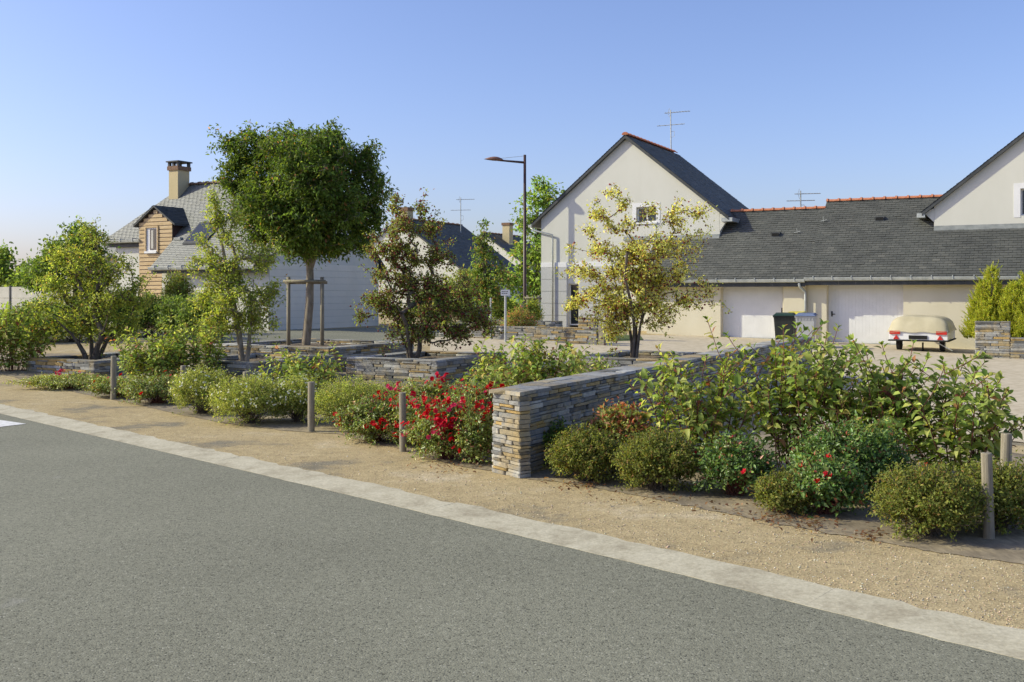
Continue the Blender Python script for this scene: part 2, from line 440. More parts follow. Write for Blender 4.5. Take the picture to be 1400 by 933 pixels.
def loft_sheet(name, A, B, m, k, dz, mat, label, cat, jit=0.0, seed=1):
    rg = np.random.default_rng(seed)
    A = resample(A, m); B = resample(B, m)
    if jit:
        A = A + np.convolve(rg.normal(0, jit, m + 4), [.1, .2, .4, .2, .1], 'valid')[:, None] * np.array([0.5, 0.8]) * 2
    t = np.linspace(0, 1, k)[:, None, None]
    P = A[None] * (1 - t) + B[None] * t
    z = gh(P[..., 0], P[..., 1]) + dz
    ii = np.arange(m * k).reshape(k, m)
    f = np.stack([ii[:-1, :-1], ii[:-1, 1:], ii[1:, 1:], ii[1:, :-1]], -1).reshape(-1, 4)
    o = fast_mesh(name, np.concatenate([P, z[..., None]], -1).reshape(-1, 3), f, mat)
    return tag(o, label, cat, kind='structure')

road_edge = [(-26, 31.5), (-16.4, 22.6), (-7.06, 13.72), (-4.9, 11.62), (-1.18, 8.03), (0.88, 6.0), (2.32, 4.51), (5.0, 1.72), (14, -7.6)]
kerb_out = [(x + 0.245, y + 0.245) for x, y in road_edge]
far_side = [(x - 5.6, y - 5.6) for x, y in road_edge]
rs = loft_sheet('road', road_edge, far_side, 60, 6, 0.004, M['asphalt'], 'grey worn asphalt road surface', 'road')
# kerb strip: flat concrete channel a little proud of the road, in poured lengths with thin joints
kerb = thing('kerb', 'pale flat concrete kerb strip along the road edge', 'kerb'); tag(kerb, kind='structure')
ka = resample(road_edge, 460); kb = resample(kerb_out, 460)
for i in range(0, 459, 13):
    j = min(i + 13, 459)
    mb = MB(); rg = np.random.default_rng(i)
    P0 = ka[i:j + 1].copy(); P1 = kb[i:j + 1].copy()
    for k_ in range(len(P0)):
        P0[k_] -= np.array([.707, .707]) * rg.normal(0, 0.004)
        P1[k_] += np.array([.707, .707]) * rg.normal(0, 0.018)
    e = (P0[-1] - P0[0]); e = e / (np.linalg.norm(e) + 1e-9) * 0.0006
    P0[0] += e; P1[0] += e; P0[-1] -= e; P1[-1] -= e
    for k_ in range(len(P0) - 1):
        a0, a1, b0, b1 = P0[k_], P0[k_ + 1], P1[k_], P1[k_ + 1]
        h = lambda p: float(gh(*p))
        mb.hexa([(*a0, h(a0) - 0.05), (*a1, h(a1) - 0.05), (*b1, h(b1) - 0.05), (*b0, h(b0) - 0.05),
                 (*a0, h(a0) + 0.006), (*a1, h(a1) + 0.006), (*b1, h(b1) + 0.028), (*b0, h(b0) + 0.028)])
    mb.build('kerb_length', M['kerb'], kerb)
mk = MB()
q = [gp(-60, 577), gp(-60, 566.5), gp(36, 580.5), gp(-10, 586)]
mk.add([(*p, 0.009) for p in q], [(0, 1, 2, 3)])
tag(mk.build('road_marking', M['paint']), 'white painted crossing bar on the asphalt', 'marking', kind='structure')

front_l = [gp(*p) for p in [(-60, 505), (10, 514), (60, 526), (130, 543), (185, 553), (240, 566), (300, 578), (385, 589), (460, 594), (530, 610), (590, 628), (640, 640), (668, 644)]]
back_l = [gp(*p) for p in [(-150, 478), (40, 484), (120, 484), (240, 484), (350, 480), (450, 478), (560, 481), (650, 484), (790, 484), (900, 487), (940, 498), (840, 545), (700, 640)]]
loft_sheet('planting_bed', front_l, back_l, 220, 10, 0.005, M['fabric'], 'grey brown planting fabric of the bed with red roses', 'bed', 0.015)
front_r = [gp(*p) for p in [(716, 655), (770, 660), (820, 669), (870, 678), (960, 696), (1075, 720), (1140, 731), (1200, 741), (1290, 758), (1400, 772), (1560, 795)]]
back_r = [gp(*p) for p in [(760, 610), (800, 597), (900, 585), (1000, 588), (1100, 592), (1250, 600), (1400, 622), (1600, 660)]]
loft_sheet('planting_bed', front_r, back_r, 220, 10, 0.005, M['fabric'], 'grey brown planting fabric beside the long stone wall', 'bed', 0.012, 4)
loft_sheet('forecourt', [gp(585, 497), gp(700, 505), gp(840, 500), gp(930, 520), gp(1000, 560), gp(1150, 590), gp(1400, 606), gp(1600, 640)], [gp(590, 462), gp(660, 461), gp(760, 460), gp(850, 458), gp(1000, 460), gp(1200, 471), gp(1420, 482), gp(1600, 490)], 80, 24, 0.012, M['pale_gravel'], 'pale gravel forecourt in front of the garages', 'forecourt')
# back street of asphalt behind the planters
loft_sheet('side_street', [gp(-40, 462), gp(300, 469), gp(480, 467), gp(620, 464)], [gp(-40, 450), gp(300, 453), gp(520, 449), gp(640, 452)], 30, 6, 0.012, M['asphalt'], 'grey asphalt side street behind the planters', 'street')
loft_sheet('side_street', [gp(600, 459.0), gp(660, 458.5), gp(725, 458)], [gp(640, 432), gp(680, 430), gp(722, 430)], 16, 10, 0.022, M['asphalt'], 'grey asphalt lane running between the houses', 'street')
loft_sheet('lawn', [gp(775, 470), gp(880, 466)], [gp(775, 459), gp(875, 459)], 12, 4, 0.02, M['lawn'], 'small green lawn beside the gabled house', 'lawn')

# ------------------------------------------------------------------ stone masonry
def stone_variants(k=10):
    out = []
    rg = random.Random(5)
    for i in range(k):
        bm = bmesh.new(); bmesh.ops.create_cube(bm, size=1.0)
        for v in bm.verts:
            v.co += Vector((rg.uniform(-.03, .03), rg.uniform(-.06, .06), rg.uniform(-.05, .05)))
        bmesh.ops.bevel(bm, geom=bm.edges[:], offset=0.055, segments=1, affect='EDGES')
        for v in bm.verts:
            v.co += Vector((rg.uniform(-.008, .008), rg.uniform(-.02, .02), rg.uniform(-.02, .02)))
        bmesh.ops.triangulate(bm, faces=bm.faces[:])
        me = bpy.data.meshes.new('stone_piece'); bm.to_mesh(me); bm.free()
        me.materials.append(M['stone'])
        out.append(me)
    return out
STONES = stone_variants()
ST_ARR = []
for me in STONES:
    a = np.zeros(len(me.vertices) * 3, np.float32); me.vertices.foreach_get('co', a)
    f = np.array([p.vertices[:] for p in me.polygons])
    ST_ARR.append((a.reshape(-1, 3), f))

class StoneMass:
    def __init__(s): s.V = []; s.F = []; s.C = []; s.n = 0
    def add(s, var, c, sc3, rz, rnd):
        a, f = ST_ARR[var]
        p = a * np.asarray(sc3)
        cs, sn = math.cos(rz), math.sin(rz)
        p = np.stack([p[:, 0] * cs - p[:, 1] * sn, p[:, 0] * sn + p[:, 1] * cs, p[:, 2]], 1) + np.asarray(c)
        s.V.append(p); s.F.append(f + s.n); s.C.append(np.full(len(p), rnd)); s.n += len(p)
    def build(s, name, parent):
        if not s.V: return
        o = fast_mesh(name, np.concatenate(s.V), np.concatenate(s.F), M['stone_mass'], [('rnd', np.concatenate(s.C), 'FLOAT')], parent=parent)
        return tag(o, kind='stuff')

def lay_face(parent, mass, p0, p1, H, rg, single, hs=(0.024, 0.052), ls=(0.11, 0.42), z0=0.0, dep=0.13, name='stone'):
    """courses of flat stones on the face from p0 to p1 (local xy); outward is to the right of p0->p1. single(x_along, z) -> own object?"""
    p0 = np.array(p0, float); p1 = np.array(p1, float)
    L = np.linalg.norm(p1 - p0); d = (p1 - p0) / L; nr = np.array([d[1], -d[0]]); rz = math.atan2(d[1], d[0])
    z = z0
    while z < H - 0.012:
        h = min(rg.uniform(*hs), H - z)
        if H - z - h < 0.02: h = H - z
        x = 0.0
        while x < L - 1e-4:
            ln = min(rg.uniform(*ls) * (0.65 + 7 * h), L - x)
            if L - x - ln < 0.08: ln = L - x
            subs = [(z, h)]
            if h > 0.048 and rg.random() < 0.3: subs = [(z, h * 0.48), (z + h * 0.48, h * 0.52)]
            for zz, hh in subs:
                pr = rg.uniform(-0.010, 0.012)
                cxy = p0 + d * (x + ln / 2) + nr * (pr - dep / 2)
                scl = (ln - rg.uniform(0.003, 0.010), dep, hh - rg.uniform(0.002, 0.006))
                var = rg.randrange(len(STONES))
                if single(x, zz):
                    o = link(name, STONES[var], parent, (cxy[0], cxy[1], zz + hh / 2))
                    o.scale = scl; o.rotation_euler = (0, 0, rz + rg.uniform(-0.012, 0.012))
                else:
                    mass.add(var, (cxy[0], cxy[1], zz + hh / 2), scl, rz, rg.random())
            x += ln
        z += h

def lay_top(parent, mass, poly_fn, y0, y1, z, rg, single, step=(0.3, 0.6), th=0.035, split=True):
    """capping slabs: poly_fn(y) -> (x_left, x_right); slabs run across or in two halves"""
    y = y0
    while y < y1 - 1e-4:
        ln = min(rg.uniform(*step), y1 - y)
        if y1 - y - ln < 0.15: ln = y1 - y
        xl, xr = poly_fn(y + ln / 2)
        cuts = [xl, xr]
        if split and rg.random() < 0.7: cuts = [xl, xl + (xr - xl) * rg.uniform(0.35, 0.65), xr]
        for a, b_ in zip(cuts[:-1], cuts[1:]):
            c_ = ((a + b_) / 2, y + ln / 2, z - th / 2 + rg.uniform(-0.004, 0.004)); scl = (b_ - a - 0.006, ln - 0.006, th)
            var = rg.randrange(len(STONES))
            if single(y): 
                o = link('capping_slab', STONES[var], parent, c_); o.scale = scl
            else: mass.add(var, c_, scl, 0, rg.choice([0.2, 0.25, 0.4, 0.8, 0.65, 0.5, 0.15]))
        y += ln

RW = (0.069, 8.92)
WALL_L, WALL_T, WALL_H, SKEW = 12.45, 0.38, 0.775, 0.17
wall = thing('stone_wall', 'long waist-high dry stone wall of grey and ochre slabs running from the verge towards the bins', 'wall', (*RW, 0), -TH)
core = MB().prism_z([(-0.04, 0.06), (-0.04, WALL_L - 0.05), (-WALL_T + 0.04, WALL_L - 0.05), (-WALL_T + 0.04, SKEW + 0.06)], 0, WALL_H - 0.03)
core.build('core', M['stone_core'], wall)
rg = random.Random(11); mass = StoneMass()
cnt = [0]
def near_single(lim):
    def f(x, z): return x < lim
    return f
lay_face(wall, mass, (-WALL_T, SKEW), (0, 0), WALL_H - 0.037, rg, lambda x, z: True, ls=(0.09, 0.30))
lay_face(wall, mass, (0, 0.115), (0, WALL_L), WALL_H - 0.037, rg, near_single(2.55))
lay_face(wall, mass, (-WALL_T, WALL_L), (-WALL_T, SKEW), WALL_H - 0.037, rg, lambda x, z: False)
lay_face(wall, mass, (0, WALL_L), (-WALL_T, WALL_L), WALL_H - 0.037, rg, lambda x, z: False)
lay_top(wall, mass, lambda y: (-WALL_T - 0.005, 0.005), 0.09, WALL_L, WALL_H, rg, lambda y: y < 8, (0.25, 0.5))
mass.build('far_stones', wall)
# the skewed end needs wedge slabs on top
for k_, (xa, xb) in enumerate([(-0.385, -0.2), (-0.194, 0.005)]):
    ya = lambda x: -x / WALL_T * SKEW - 0.004
    MB().hexa([(xa, ya(xa), WALL_H - .036), (xb, ya(xb), WALL_H - .036), (xb, max(0.085, ya(xb) + .01) , WALL_H - .036), (xa, max(0.085, ya(xa) + .002), WALL_H - .036),
               (xa, ya(xa), WALL_H), (xb, ya(xb), WALL_H), (xb, max(0.085, ya(xb) + .01), WALL_H), (xa, max(0.085, ya(xa) + .002), WALL_H)]).build('capping_slab', M['stone'], wall)

def planter(label, corner, w_, d_, H, seed, single=True, name='stone_planter'):
    """corner: front right corner in the world; extends w_ along -U and d_ along V"""
    z0 = float(gh(*corner)) - 0.02
    t = thing(name, label, 'planter', (*corner, z0), -TH, 'square stone planters around the young trees')
    T = 0.32; rg = random.Random(seed); mass = StoneMass(); H = H + 0.02
    c = MB()
    c.box(-w_ + .04, -.04, .04, T - .04, 0, H - .04); c.box(-w_ + .04, -.04, d_ - T + .04, d_ - .04, 0, H - .04)
    c.box(-w_ + .04, -w_ + T - .04, T - .04, d_ - T + .04, 0, H - .041); c.box(-T + .04, -.04, T - .04, d_ - T + .04, 0, H - .041)
    c.build('core', M['stone_core'], t)
    sg = (lambda x, z: True) if single else (lambda x, z: False)
    no = lambda x, z: False
    hs, ls = (0.032, 0.07), (0.16, 0.5)
    lay_face(t, mass, (-w_, 0), (0, 0), H - .037, rg, sg, hs, ls)
    lay_face(t, mass, (0, 0), (0, d_), H - .037, rg, sg, hs, ls)
    lay_face(t, mass, (0, d_), (-w_, d_), H - .037, rg, no, hs, ls)
    lay_face(t, mass, (-w_, d_), (-w_, 0), H - .037, rg, no, hs, ls)
    lay_face(t, mass, (-w_ + T, d_ - T), (-T, d_ - T), H - .037, rg, no, hs, ls, z0=H * .5)
    lay_face(t, mass, (-w_ + T, T), (-w_ + T, d_ - T), H - .037, rg, no, hs, ls, z0=H * .5)
    # rim slabs
    def slab(x0, x1, y0, y1):
        o = link('rim_slab', STONES[rg.randrange(len(STONES))], t, ((x0 + x1) / 2, (y0 + y1) / 2, H - .018 + rg.uniform(-.003, .003)))
        o.scale = (abs(x1 - x0) - .006, abs(y1 - y0) - .006, .037)
    def row(a0, a1, fn):
        a = a0
        while a < a1 - 1e-4:
            ln = min(rg.uniform(.35, .7), a1 - a)
            if a1 - a - ln < .2: ln = a1 - a
            fn(a, a + ln); a += ln
    row(-w_, 0, lambda a, b_: slab(a, b_, -.005, T)); row(-w_, 0, lambda a, b_: slab(a, b_, d_ - T, d_ + .005))
    row(T, d_ - T, lambda a, b_: slab(-w_ - .005, -w_ + T, a, b_)); row(T, d_ - T, lambda a, b_: slab(-T, .005, a, b_))
    # soil inside, a real uneven sheet
    gxs = np.linspace(-w_ + T - .05, -T + .05, 14); gys = np.linspace(T - .05, d_ - T + .05, 14)
    A, B = np.meshgrid(gxs, gys); nr = np.random.default_rng(seed)
    ii = np.arange(196).reshape(14, 14)
    fast_mesh('soil', np.stack([A, B, H - .09 + nr.normal(0, .012, A.shape)], -1).reshape(-1, 3),
              np.stack([ii[:-1, :-1], ii[:-1, 1:], ii[1:, 1:], ii[1:, :-1]], -1).reshape(-1, 4), M['soil'], parent=t, smooth_=True)
    mass.build('rear_stones', t)
    return z0 + H - .09
PZ = {}
PZ[1] = planter('low stone planter holding a yellow-green tree behind pale rose ground cover', (-8.1, 19.3), 2.05, 2.3, 0.30, 21)
PZ[2] = planter('stone planter holding a slim upright yellowing tree', (-4.67, 17.75), 2.1, 2.4, 0.40, 22)
PZ[3] = planter('wide stone planter holding the staked dense green tree', (-3.75, 20.4), 3.3, 3.1, 0.50, 23)
PZ[4] = planter('stone planter holding a bushy tree full of dark red fruit, behind the roses', (-1.35, 17.9), 2.05, 2.6, 0.44, 24)
PZ[5] = planter('stone planter against the long wall holding an airy yellow tree', (3.75, 17.55), 3.0, 2.6, 0.45, 25)

# low retaining wall in front of the gabled house, with a timber end post
def low_wall(label, pxa, pxb, py, H, seed, group=None, T=0.3, cat='wall', endpost=False, hs=(0.04, .07)):
    b_ = gp(pxb, py)
    z0 = float(gh(*b_)) - .06
    s = on_plane(pxa, 0, b_)
    t = thing('low_stone_wall', label, cat, (*b_, z0), -TH, group)
    rg = random.Random(seed); mass = StoneMass(); H += .06
    MB().box(s + .04, -.04, .04, T - .04, 0, H - .03).build('core', M['stone_core'], t)
    lay_face(t, mass, (s, 0), (0, 0), H - .037, rg, lambda x, z: x > (-s) - 3.2, hs, (.2, .6))
    lay_face(t, mass, (0, 0), (0, T), H - .037, rg, lambda x, z: True, hs, (.2, .6))
    lay_face(t, mass, (0, T), (s, T), H - .037, rg, lambda x, z: False, hs, (.2, .6))
    a = s
    while a < -1e-3:
        ln = min(rg.uniform(.35, .7), -a)
        if -a - ln < .2: ln = -a
        o = link('capping_slab', STONES[rg.randrange(10)], t, (a + ln / 2, T / 2, H - .018)); o.scale = (ln - .006, T + .01, .037); a += ln
    mass.build('far_stones', t)
    if endpost:
        MB().box(.02, .22, .02, .2, 0, H + .03).build('end_post', M['wood'], t, bevel=.01)
    return t
low_wall('low stone garden wall with a timber end post in front of the gabled house', 600, 816, 472.5, 0.52, 31, endpost=True)
low_wall('short raised stone wall stub beside the dark glazed door', 790, 813.5, 470.5, 0.80, 33, T=0.28)
low_wall('low stone border under the pink flowering bush by the lamp post', 640, 764, 462, 0.55, 34)
# stone planter with conifers on the right
cp = gp(1440, 493)
t = thing('stone_planter', 'stepped stone planter holding two golden conifers beside the trailer', 'planter', (*cp, float(gh(*cp)) - .02), -TH)
sA = on_plane(1333, 0, cp); sB = on_plane(1381, 0, cp)
rg = random.Random(77); mass = StoneMass()
hA, hB = 1.06, 0.62
MB().box(sA + .04, sB - .04, .04, .34, 0, hA - .03).box(sB - .04, -.04, .04, .34, 0, hB - .03).box(sA + .04, sA + .3, .34, 1.8, 0, hA - .031).build('core', M['stone_core'], t)
lay_face(t, mass, (sA, 0), (sB, 0), hA - .03, rg, lambda x, z: True, (.04, .075), (.2, .6))
lay_face(t, mass, (sB, 0), (0, 0), hB - .03, rg, lambda x, z: True, (.04, .075), (.2, .6))
lay_face(t, mass, (sB, 0), (sB, .38), hA - .03, rg, lambda x, z: True, (.04, .075), (.2, .4), z0=hB)
lay_face(t, mass, (sA, 1.8), (sA, 0), hA - .03, rg, lambda x, z: False, (.04, .075), (.2, .6))
for (a0, a1, hh) in ((sA, sB, hA), (sB, 0, hB)):
    a = a0
    while a < a1 - 1e-3:
        ln = min(rg.uniform(.4, .8), a1 - a)
        if a1 - a - ln < .2: ln = a1 - a
        o = link('capping_slab', STONES[rg.randrange(10)], t, (a + ln / 2, .18, hh - .015)); o.scale = (ln - .006, .38, .034); a += ln
mass.build('side_stones', t)
MB().box(sA + .3, 0, .34, 1.9, 0, hB - .12).build('soil', M['soil'], t)

# ------------------------------------------------------------------ roofs and houses
def slate_part(parent, P00, P10, P11, P01, wS, hS, seed, name='slates', th=0.007, lift=0.0, mat='slate'):
    """slates over the bilinear patch eave P00->P10, ridge P01->P11 (local coords), joined as one part"""
    P00, P10, P11, P01 = [np.array(p, float) for p in (P00, P10, P11, P01)]
    rg = np.random.default_rng(seed)
    H = (np.linalg.norm(P01 - P00) + np.linalg.norm(P11 - P10)) / 2
    rows = max(2, int(round(H / hS)))
    nrm = np.cross(P10 - P00 if np.linalg.norm(P10 - P00) > 1e-6 else P11 - P01, P01 - P00); nrm /= np.linalg.norm(nrm)
    if nrm[2] < 0: nrm = -nrm
    Vv, Ff, Cc = [], [], []; nv = 0
    ev = lambda a, t: (P00 * (1 - a) + P10 * a) * (1 - t) + (P01 * (1 - a) + P11 * a) * t
    for r_ in range(rows):
        t0 = r_ / rows; t1 = min(1.0, (r_ + 1.25) / rows)
        wl = np.linalg.norm(ev(1, t0) - ev(0, t0))
        k = max(1, int(round(wl / wS)))
        off = 0.5 if r_ % 2 else 0.0
        edges = [0.0] + [(j + off) / k for j in range(0 if off else 1, k)] + [1.0]
        for a0, a1 in zip(edges[:-1], edges[1:]):
            if a1 - a0 < 1e-4: continue
            g_ = 0.004 / max(wl, .1)
            jl = rg.normal(0, .003)
            l0 = lift + th * 2.0 + max(0, rg.normal(0.002, .003)); l1 = lift + 0.002
            q = [ev(a0 + g_, t0), ev(a1 - g_, t0), ev(a1 - g_, t1), ev(a0 + g_, t1)]
            top = [q[0] + nrm * l0, q[1] + nrm * (l0 + jl), q[2] + nrm * l1, q[3] + nrm * l1]
            bot = [q[0] + nrm * (l0 - th), q[1] + nrm * (l0 - th + jl)]
            Vv += top + bot
            Ff += [(nv, nv + 1, nv + 2, nv + 3), (nv + 4, nv + 5, nv + 1, nv)]
            c_ = np.clip(rg.normal(.45, .22), 0, 1)
            Cc += [c_] * 6; nv += 6
    o = fast_mesh(name, np.array(Vv), np.array(Ff), M[mat], [('rnd', np.array(Cc), 'FLOAT')], parent=parent)
    return tag(o, kind='stuff')

def slab_between(P00, P10, P11, P01, th):
    P = [np.array(p, float) for p in (P00, P10, P11, P01)]
    return MB().hexa([p - np.array([0, 0, th]) for p in P] + P)

def ridge_tiles(parent, p0, p1, mat, L=0.38, r=0.11):
    p0 = np.array(p0, float); p1 = np.array(p1, float)
    d = p1 - p0; n_ = max(2, int(np.linalg.norm(d) / L)); 
    ax = Vector(d).normalized(); side = Vector((0, 0, 1)).cross(ax).normalized(); up = ax.cross(side)
    mb = MB()
    segs = 7; step = np.linalg.norm(d) / n_
    prof = []
    for i, (xx, rr) in enumerate(((0, r * 1.3), (0.07, r * 1.3), (0.075, r), (step * 1.02, r * .94))):
        for k in range(segs):
            a = math.pi * k / (segs - 1)
            prof.append(ax * xx + side * (math.cos(a) * rr) + up * (math.sin(a) * rr * .8 - .03))
    fs = [(i * segs + k, i * segs + k + 1, (i + 1) * segs + k + 1, (i + 1) * segs + k) for i in range(3) for k in range(segs - 1)]
    fs.append(tuple(range(segs)))
    mb.add(prof, fs)
    me = None
    for i in range(n_):
        if me is None:
            o = mb.build('ridge_tile', mat, parent, loc=tuple(p0)); me = o.data
        else:
            o = link('ridge_tile', me, parent, tuple(p0 + d * i / n_))

def gutter(parent, x0, x1, y, z, brackets=True):
    mb = MB()
    prof = [(y - .14, z), (y - .14, z - .02), (y - .12, z - .10), (y - .06, z - .13), (y - .0, z - .10), (y, z)]
    mb.prism_x(prof, x0, x1)
    o = mb.build('gutter', M['zinc'], parent)
    if brackets:
        n_ = int((x1 - x0) / 0.62)
        bm_ = MB().box(-.014, .014, y - .155, y + .06, z - .01, z + .045).box(-.014, .014, y - .155, y - .141, z - .1, z - .0)
        me = None
        for i in range(n_):
            xx = x0 + (i + .5) * (x1 - x0) / n_
            if me is None: me = bm_.build('bracket', M['zinc'], o, loc=(xx, 0, 0)).data
            else: link('bracket', me, o, (xx, 0, 0))
    return o

def wall_strips(name, parent, mat, x0, x1, zb, topf, holes, y0=0.0, th=0.25, breaks=()):
    """front wall in the local xz plane with rectangular holes, a closed slab"""
    xs = sorted(set([x0, x1] + list(breaks) + [h for q in holes for h in q[:2]]))
    mb = MB()
    for a, b_ in zip(xs[:-1], xs[1:]):
        hs = [h for h in holes if h[0] <= a + 1e-6 and h[1] >= b_ - 1e-6]
        lo = zb
        for h in sorted(hs, key=lambda q: q[2]):
            if h[2] > lo: mb.hexa([(a, y0, lo), (b_, y0, lo), (b_, y0 + th, lo), (a, y0 + th, lo), (a, y0, h[2]), (b_, y0, h[2]), (b_, y0 + th, h[2]), (a, y0 + th, h[2])])
            lo = h[3]
        ta, tb = topf(a), topf(b_)
        mb.hexa([(a, y0, lo), (b_, y0, lo), (b_, y0 + th, lo), (a, y0 + th, lo), (a, y0, ta), (b_, y0, tb), (b_, y0 + th, tb), (a, y0 + th, ta)])
    return mb.build(name, mat, parent)

def window(parent, x0, x1, z0, z1, y, d=0.14, frame=None, mull=True, name='window', fw=.055, glass=None):
    fm = frame or M['white']
    mb = MB().box(x0, x0 + fw, y + d, y + d + .06, z0, z1).box(x1 - fw, x1, y + d, y + d + .06, z0, z1)
    mb.box(x0 + fw, x1 - fw, y + d, y + d + .06, z0, z0 + fw).box(x0 + fw, x1 - fw, y + d, y + d + .06, z1 - fw, z1)
    if mull: mb.box((x0 + x1) / 2 - .03, (x0 + x1) / 2 + .03, y + d - .003, y + d + .057, z0 + fw, z1 - fw)
    o = mb.build(name, fm, parent)
    MB().box(x0 + fw, x1 - fw, y + d + .025, y + d + .035, z0 + fw, z1 - fw).build('pane', glass or M['glass'], o)
    return o

def antenna(label, p, h, seed):
    t = thing('tv_antenna', label, 'antenna', p)
    MB().tube([(0, 0, -.3), (0, 0, h)], .028, 6).build('mast', M['zinc'], t)
    rg = random.Random(seed)
    for (z, L, dx, n_) in ((h - .12, 1.15, .3, 9), (h * .62, 1.25, 0, 5)):
        b_ = MB().tube([(-L / 2 + dx, 0, z), (L / 2 + dx, 0, z)], .016, 5)
        for i in range(n_):
            xx = -L / 2 + dx + L * (i + .5) / n_
            b_.tube([(xx, -.14, z), (xx, .14, z)], .009, 4)
        b_.build('boom', M['zinc'], t)
    r_ = MB()
    for s_ in (-1, 1): r_.tube([(-.12, 0, h - .12), (-.05, 0, h - .12 + s_ * .2)], .01, 4)
    r_.tube([(-.02, .0, h * .3), (.16, .0, h * .32), (.16, 0, h * .45), (-.02, 0, h * .45)], .01, 4)
    r_.build('reflector', M['zinc'], t)
    t.rotation_euler = (0, R(rg.uniform(-1.5, 1.5)), R(rg.uniform(-25, -5)))
    return t

# ---- gabled house (centre)
NG = 1.75
def gable_house(pxl, pxr, py_eave_l, py_apex, px_apex, py_base, label, seed, length=6.2, full=None, chim=False):
    sl_ = on_plane(pxl, NG); sr_ = on_plane(pxr, NG) if full is None else sl_ + full
    Dl = depth(sl_, NG)
    ze = zat(py_eave_l, Dl); 
    sm = (sl_ + sr_) / 2
    za = zat(py_apex, depth(sm, NG)) if full is None else ze + (full / 2) * .86
    loc = O + U * sl_ + V * NG
    W_ = sr_ - sl_
    zb = float(gh(*loc)) - .3
    t = thing('gabled_house', label, 'house', (loc[0], loc[1], 0), -TH)
    return t, W_, ze, za, zb, loc
t, W_, ze, za, zb, hloc = gable_house(740, 984, 300, 190, 860, 447, 'tall cream rendered house with a steep slate gable, behind the airy yellow tree', 1)
HX = lambda px, n=0: on_plane(px, NG + n) - on_plane(740, NG)       # local x of a pixel column
HZ = lambda py, px, n=0: zat(py, depth(on_plane(px, NG + n), NG + n))
topf = lambda x: ze + (za - ze) * (1 - abs(x - W_ / 2) / (W_ / 2))
wx0, wx1 = HX(870), HX(897)
wz0, wz1 = HZ(304, 884), HZ(283, 884)
dx0, dx1 = HX(777), HX(791)
dz1 = HZ(388, 784)
zband = HZ(365.5, 770); zband2 = HZ(359, 770)
wall_strips('gable_wall', t, M['render'], 0, W_, zb, topf, [(wx0, wx1, wz0, wz1), (dx0, dx1, zb + .02, dz1)], 0, .25, (W_ / 2,))
# grey panels of the lower storey, in courses, and the white band above
pan = HX(850)
zz = zb + .25; k_ = 0
ph = (zband - zz) / 5
for i in range(5):
    for (a, b_) in ((0.0, dx0 - .04), (dx1 + .04, pan)):
        MB().box(a + .004, b_ - .004, -.028, .0, zz + i * ph + .008, zz + (i + 1) * ph - .008).build('wall_panel', M['panel'], t)
MB().box(-.003, pan, -.034, 0, zband, zband2).build('white_band', M['white'], t)
MB().box(0, .25, .25, 6.0, zb, ze).box(W_ - .25, W_, .25, 6.0, zb, ze).prism_y([(0, zb), (W_, zb), (W_, ze), (W_ / 2, za - .0), (0, ze)], 6.0, 6.25).build('side_wall', M['render'], t)
window(t, wx0, wx1, wz0, wz1, 0, .14)
MB().box(wx0 - .16, wx0, -.012, .0, wz0 - .05, wz1 + .16).box(wx1, wx1 + .16, -.012, 0, wz0 - .05, wz1 + .16).box(wx0, wx1, -.012, 0, wz1, wz1 + .16).build('window_surround', M['white'], t)
MB().box(wx0 - .05, wx1 + .05, -.05, .1, wz0 - .07, wz0 - .002).build('window_sill', M['white'], t)
window(t, dx0, dx1, zb + .35, dz1, 0, .12, M['white'], False, 'glazed_door', .05)
# roof
ov, vg = .38, .16
def gable_roof(t, W_, ze, za, L, ov, vg, seed, tiles=M['terracotta']):
    sl = (za - ze) / (W_ / 2)
    e_l = (-ov, ze - ov * sl + .14); e_r = (W_ + ov, ze - ov * sl + .14); ap = (W_ / 2, za + .14)
    rf = slab_between((e_l[0], -vg, e_l[1]), (ap[0], -vg, ap[1]), (ap[0], L, ap[1]), (e_l[0], L, e_l[1]), .14)
    rf.hexa([p - np.array([0, 0, .14]) for p in map(np.array, [(ap[0], -vg, ap[1]), (e_r[0], -vg, e_r[1]), (e_r[0], L, e_r[1]), (ap[0], L, ap[1])])] +
            [(ap[0], -vg, ap[1]), (e_r[0], -vg, e_r[1]), (e_r[0], L, e_r[1]), (ap[0], L, ap[1])])
    o = rf.build('roof', M['darkmetal'], t)
    slate_part(o, (e_r[0] + .03, -vg - .02, e_r[1] - .025), (e_r[0] + .03, L, e_r[1] - .025), (ap[0], L, ap[1]), (ap[0], -vg - .02, ap[1]), .24, .13, seed)
    slate_part(o, (e_l[0] - .03, L, e_l[1] - .025), (e_l[0] - .03, -vg - .02, e_l[1] - .025), (ap[0], -vg - .02, ap[1]), (ap[0], L, ap[1]), .24, .13, seed + 1)
    ridge_tiles(o, (ap[0], -vg, ap[1] + .03), (ap[0], L - .4, ap[1] + .03), tiles)
    return o, e_l, e_r, ap
rf, e_l, e_r, ap = gable_roof(t, W_, ze, za, 6.3, ov, vg, 3)
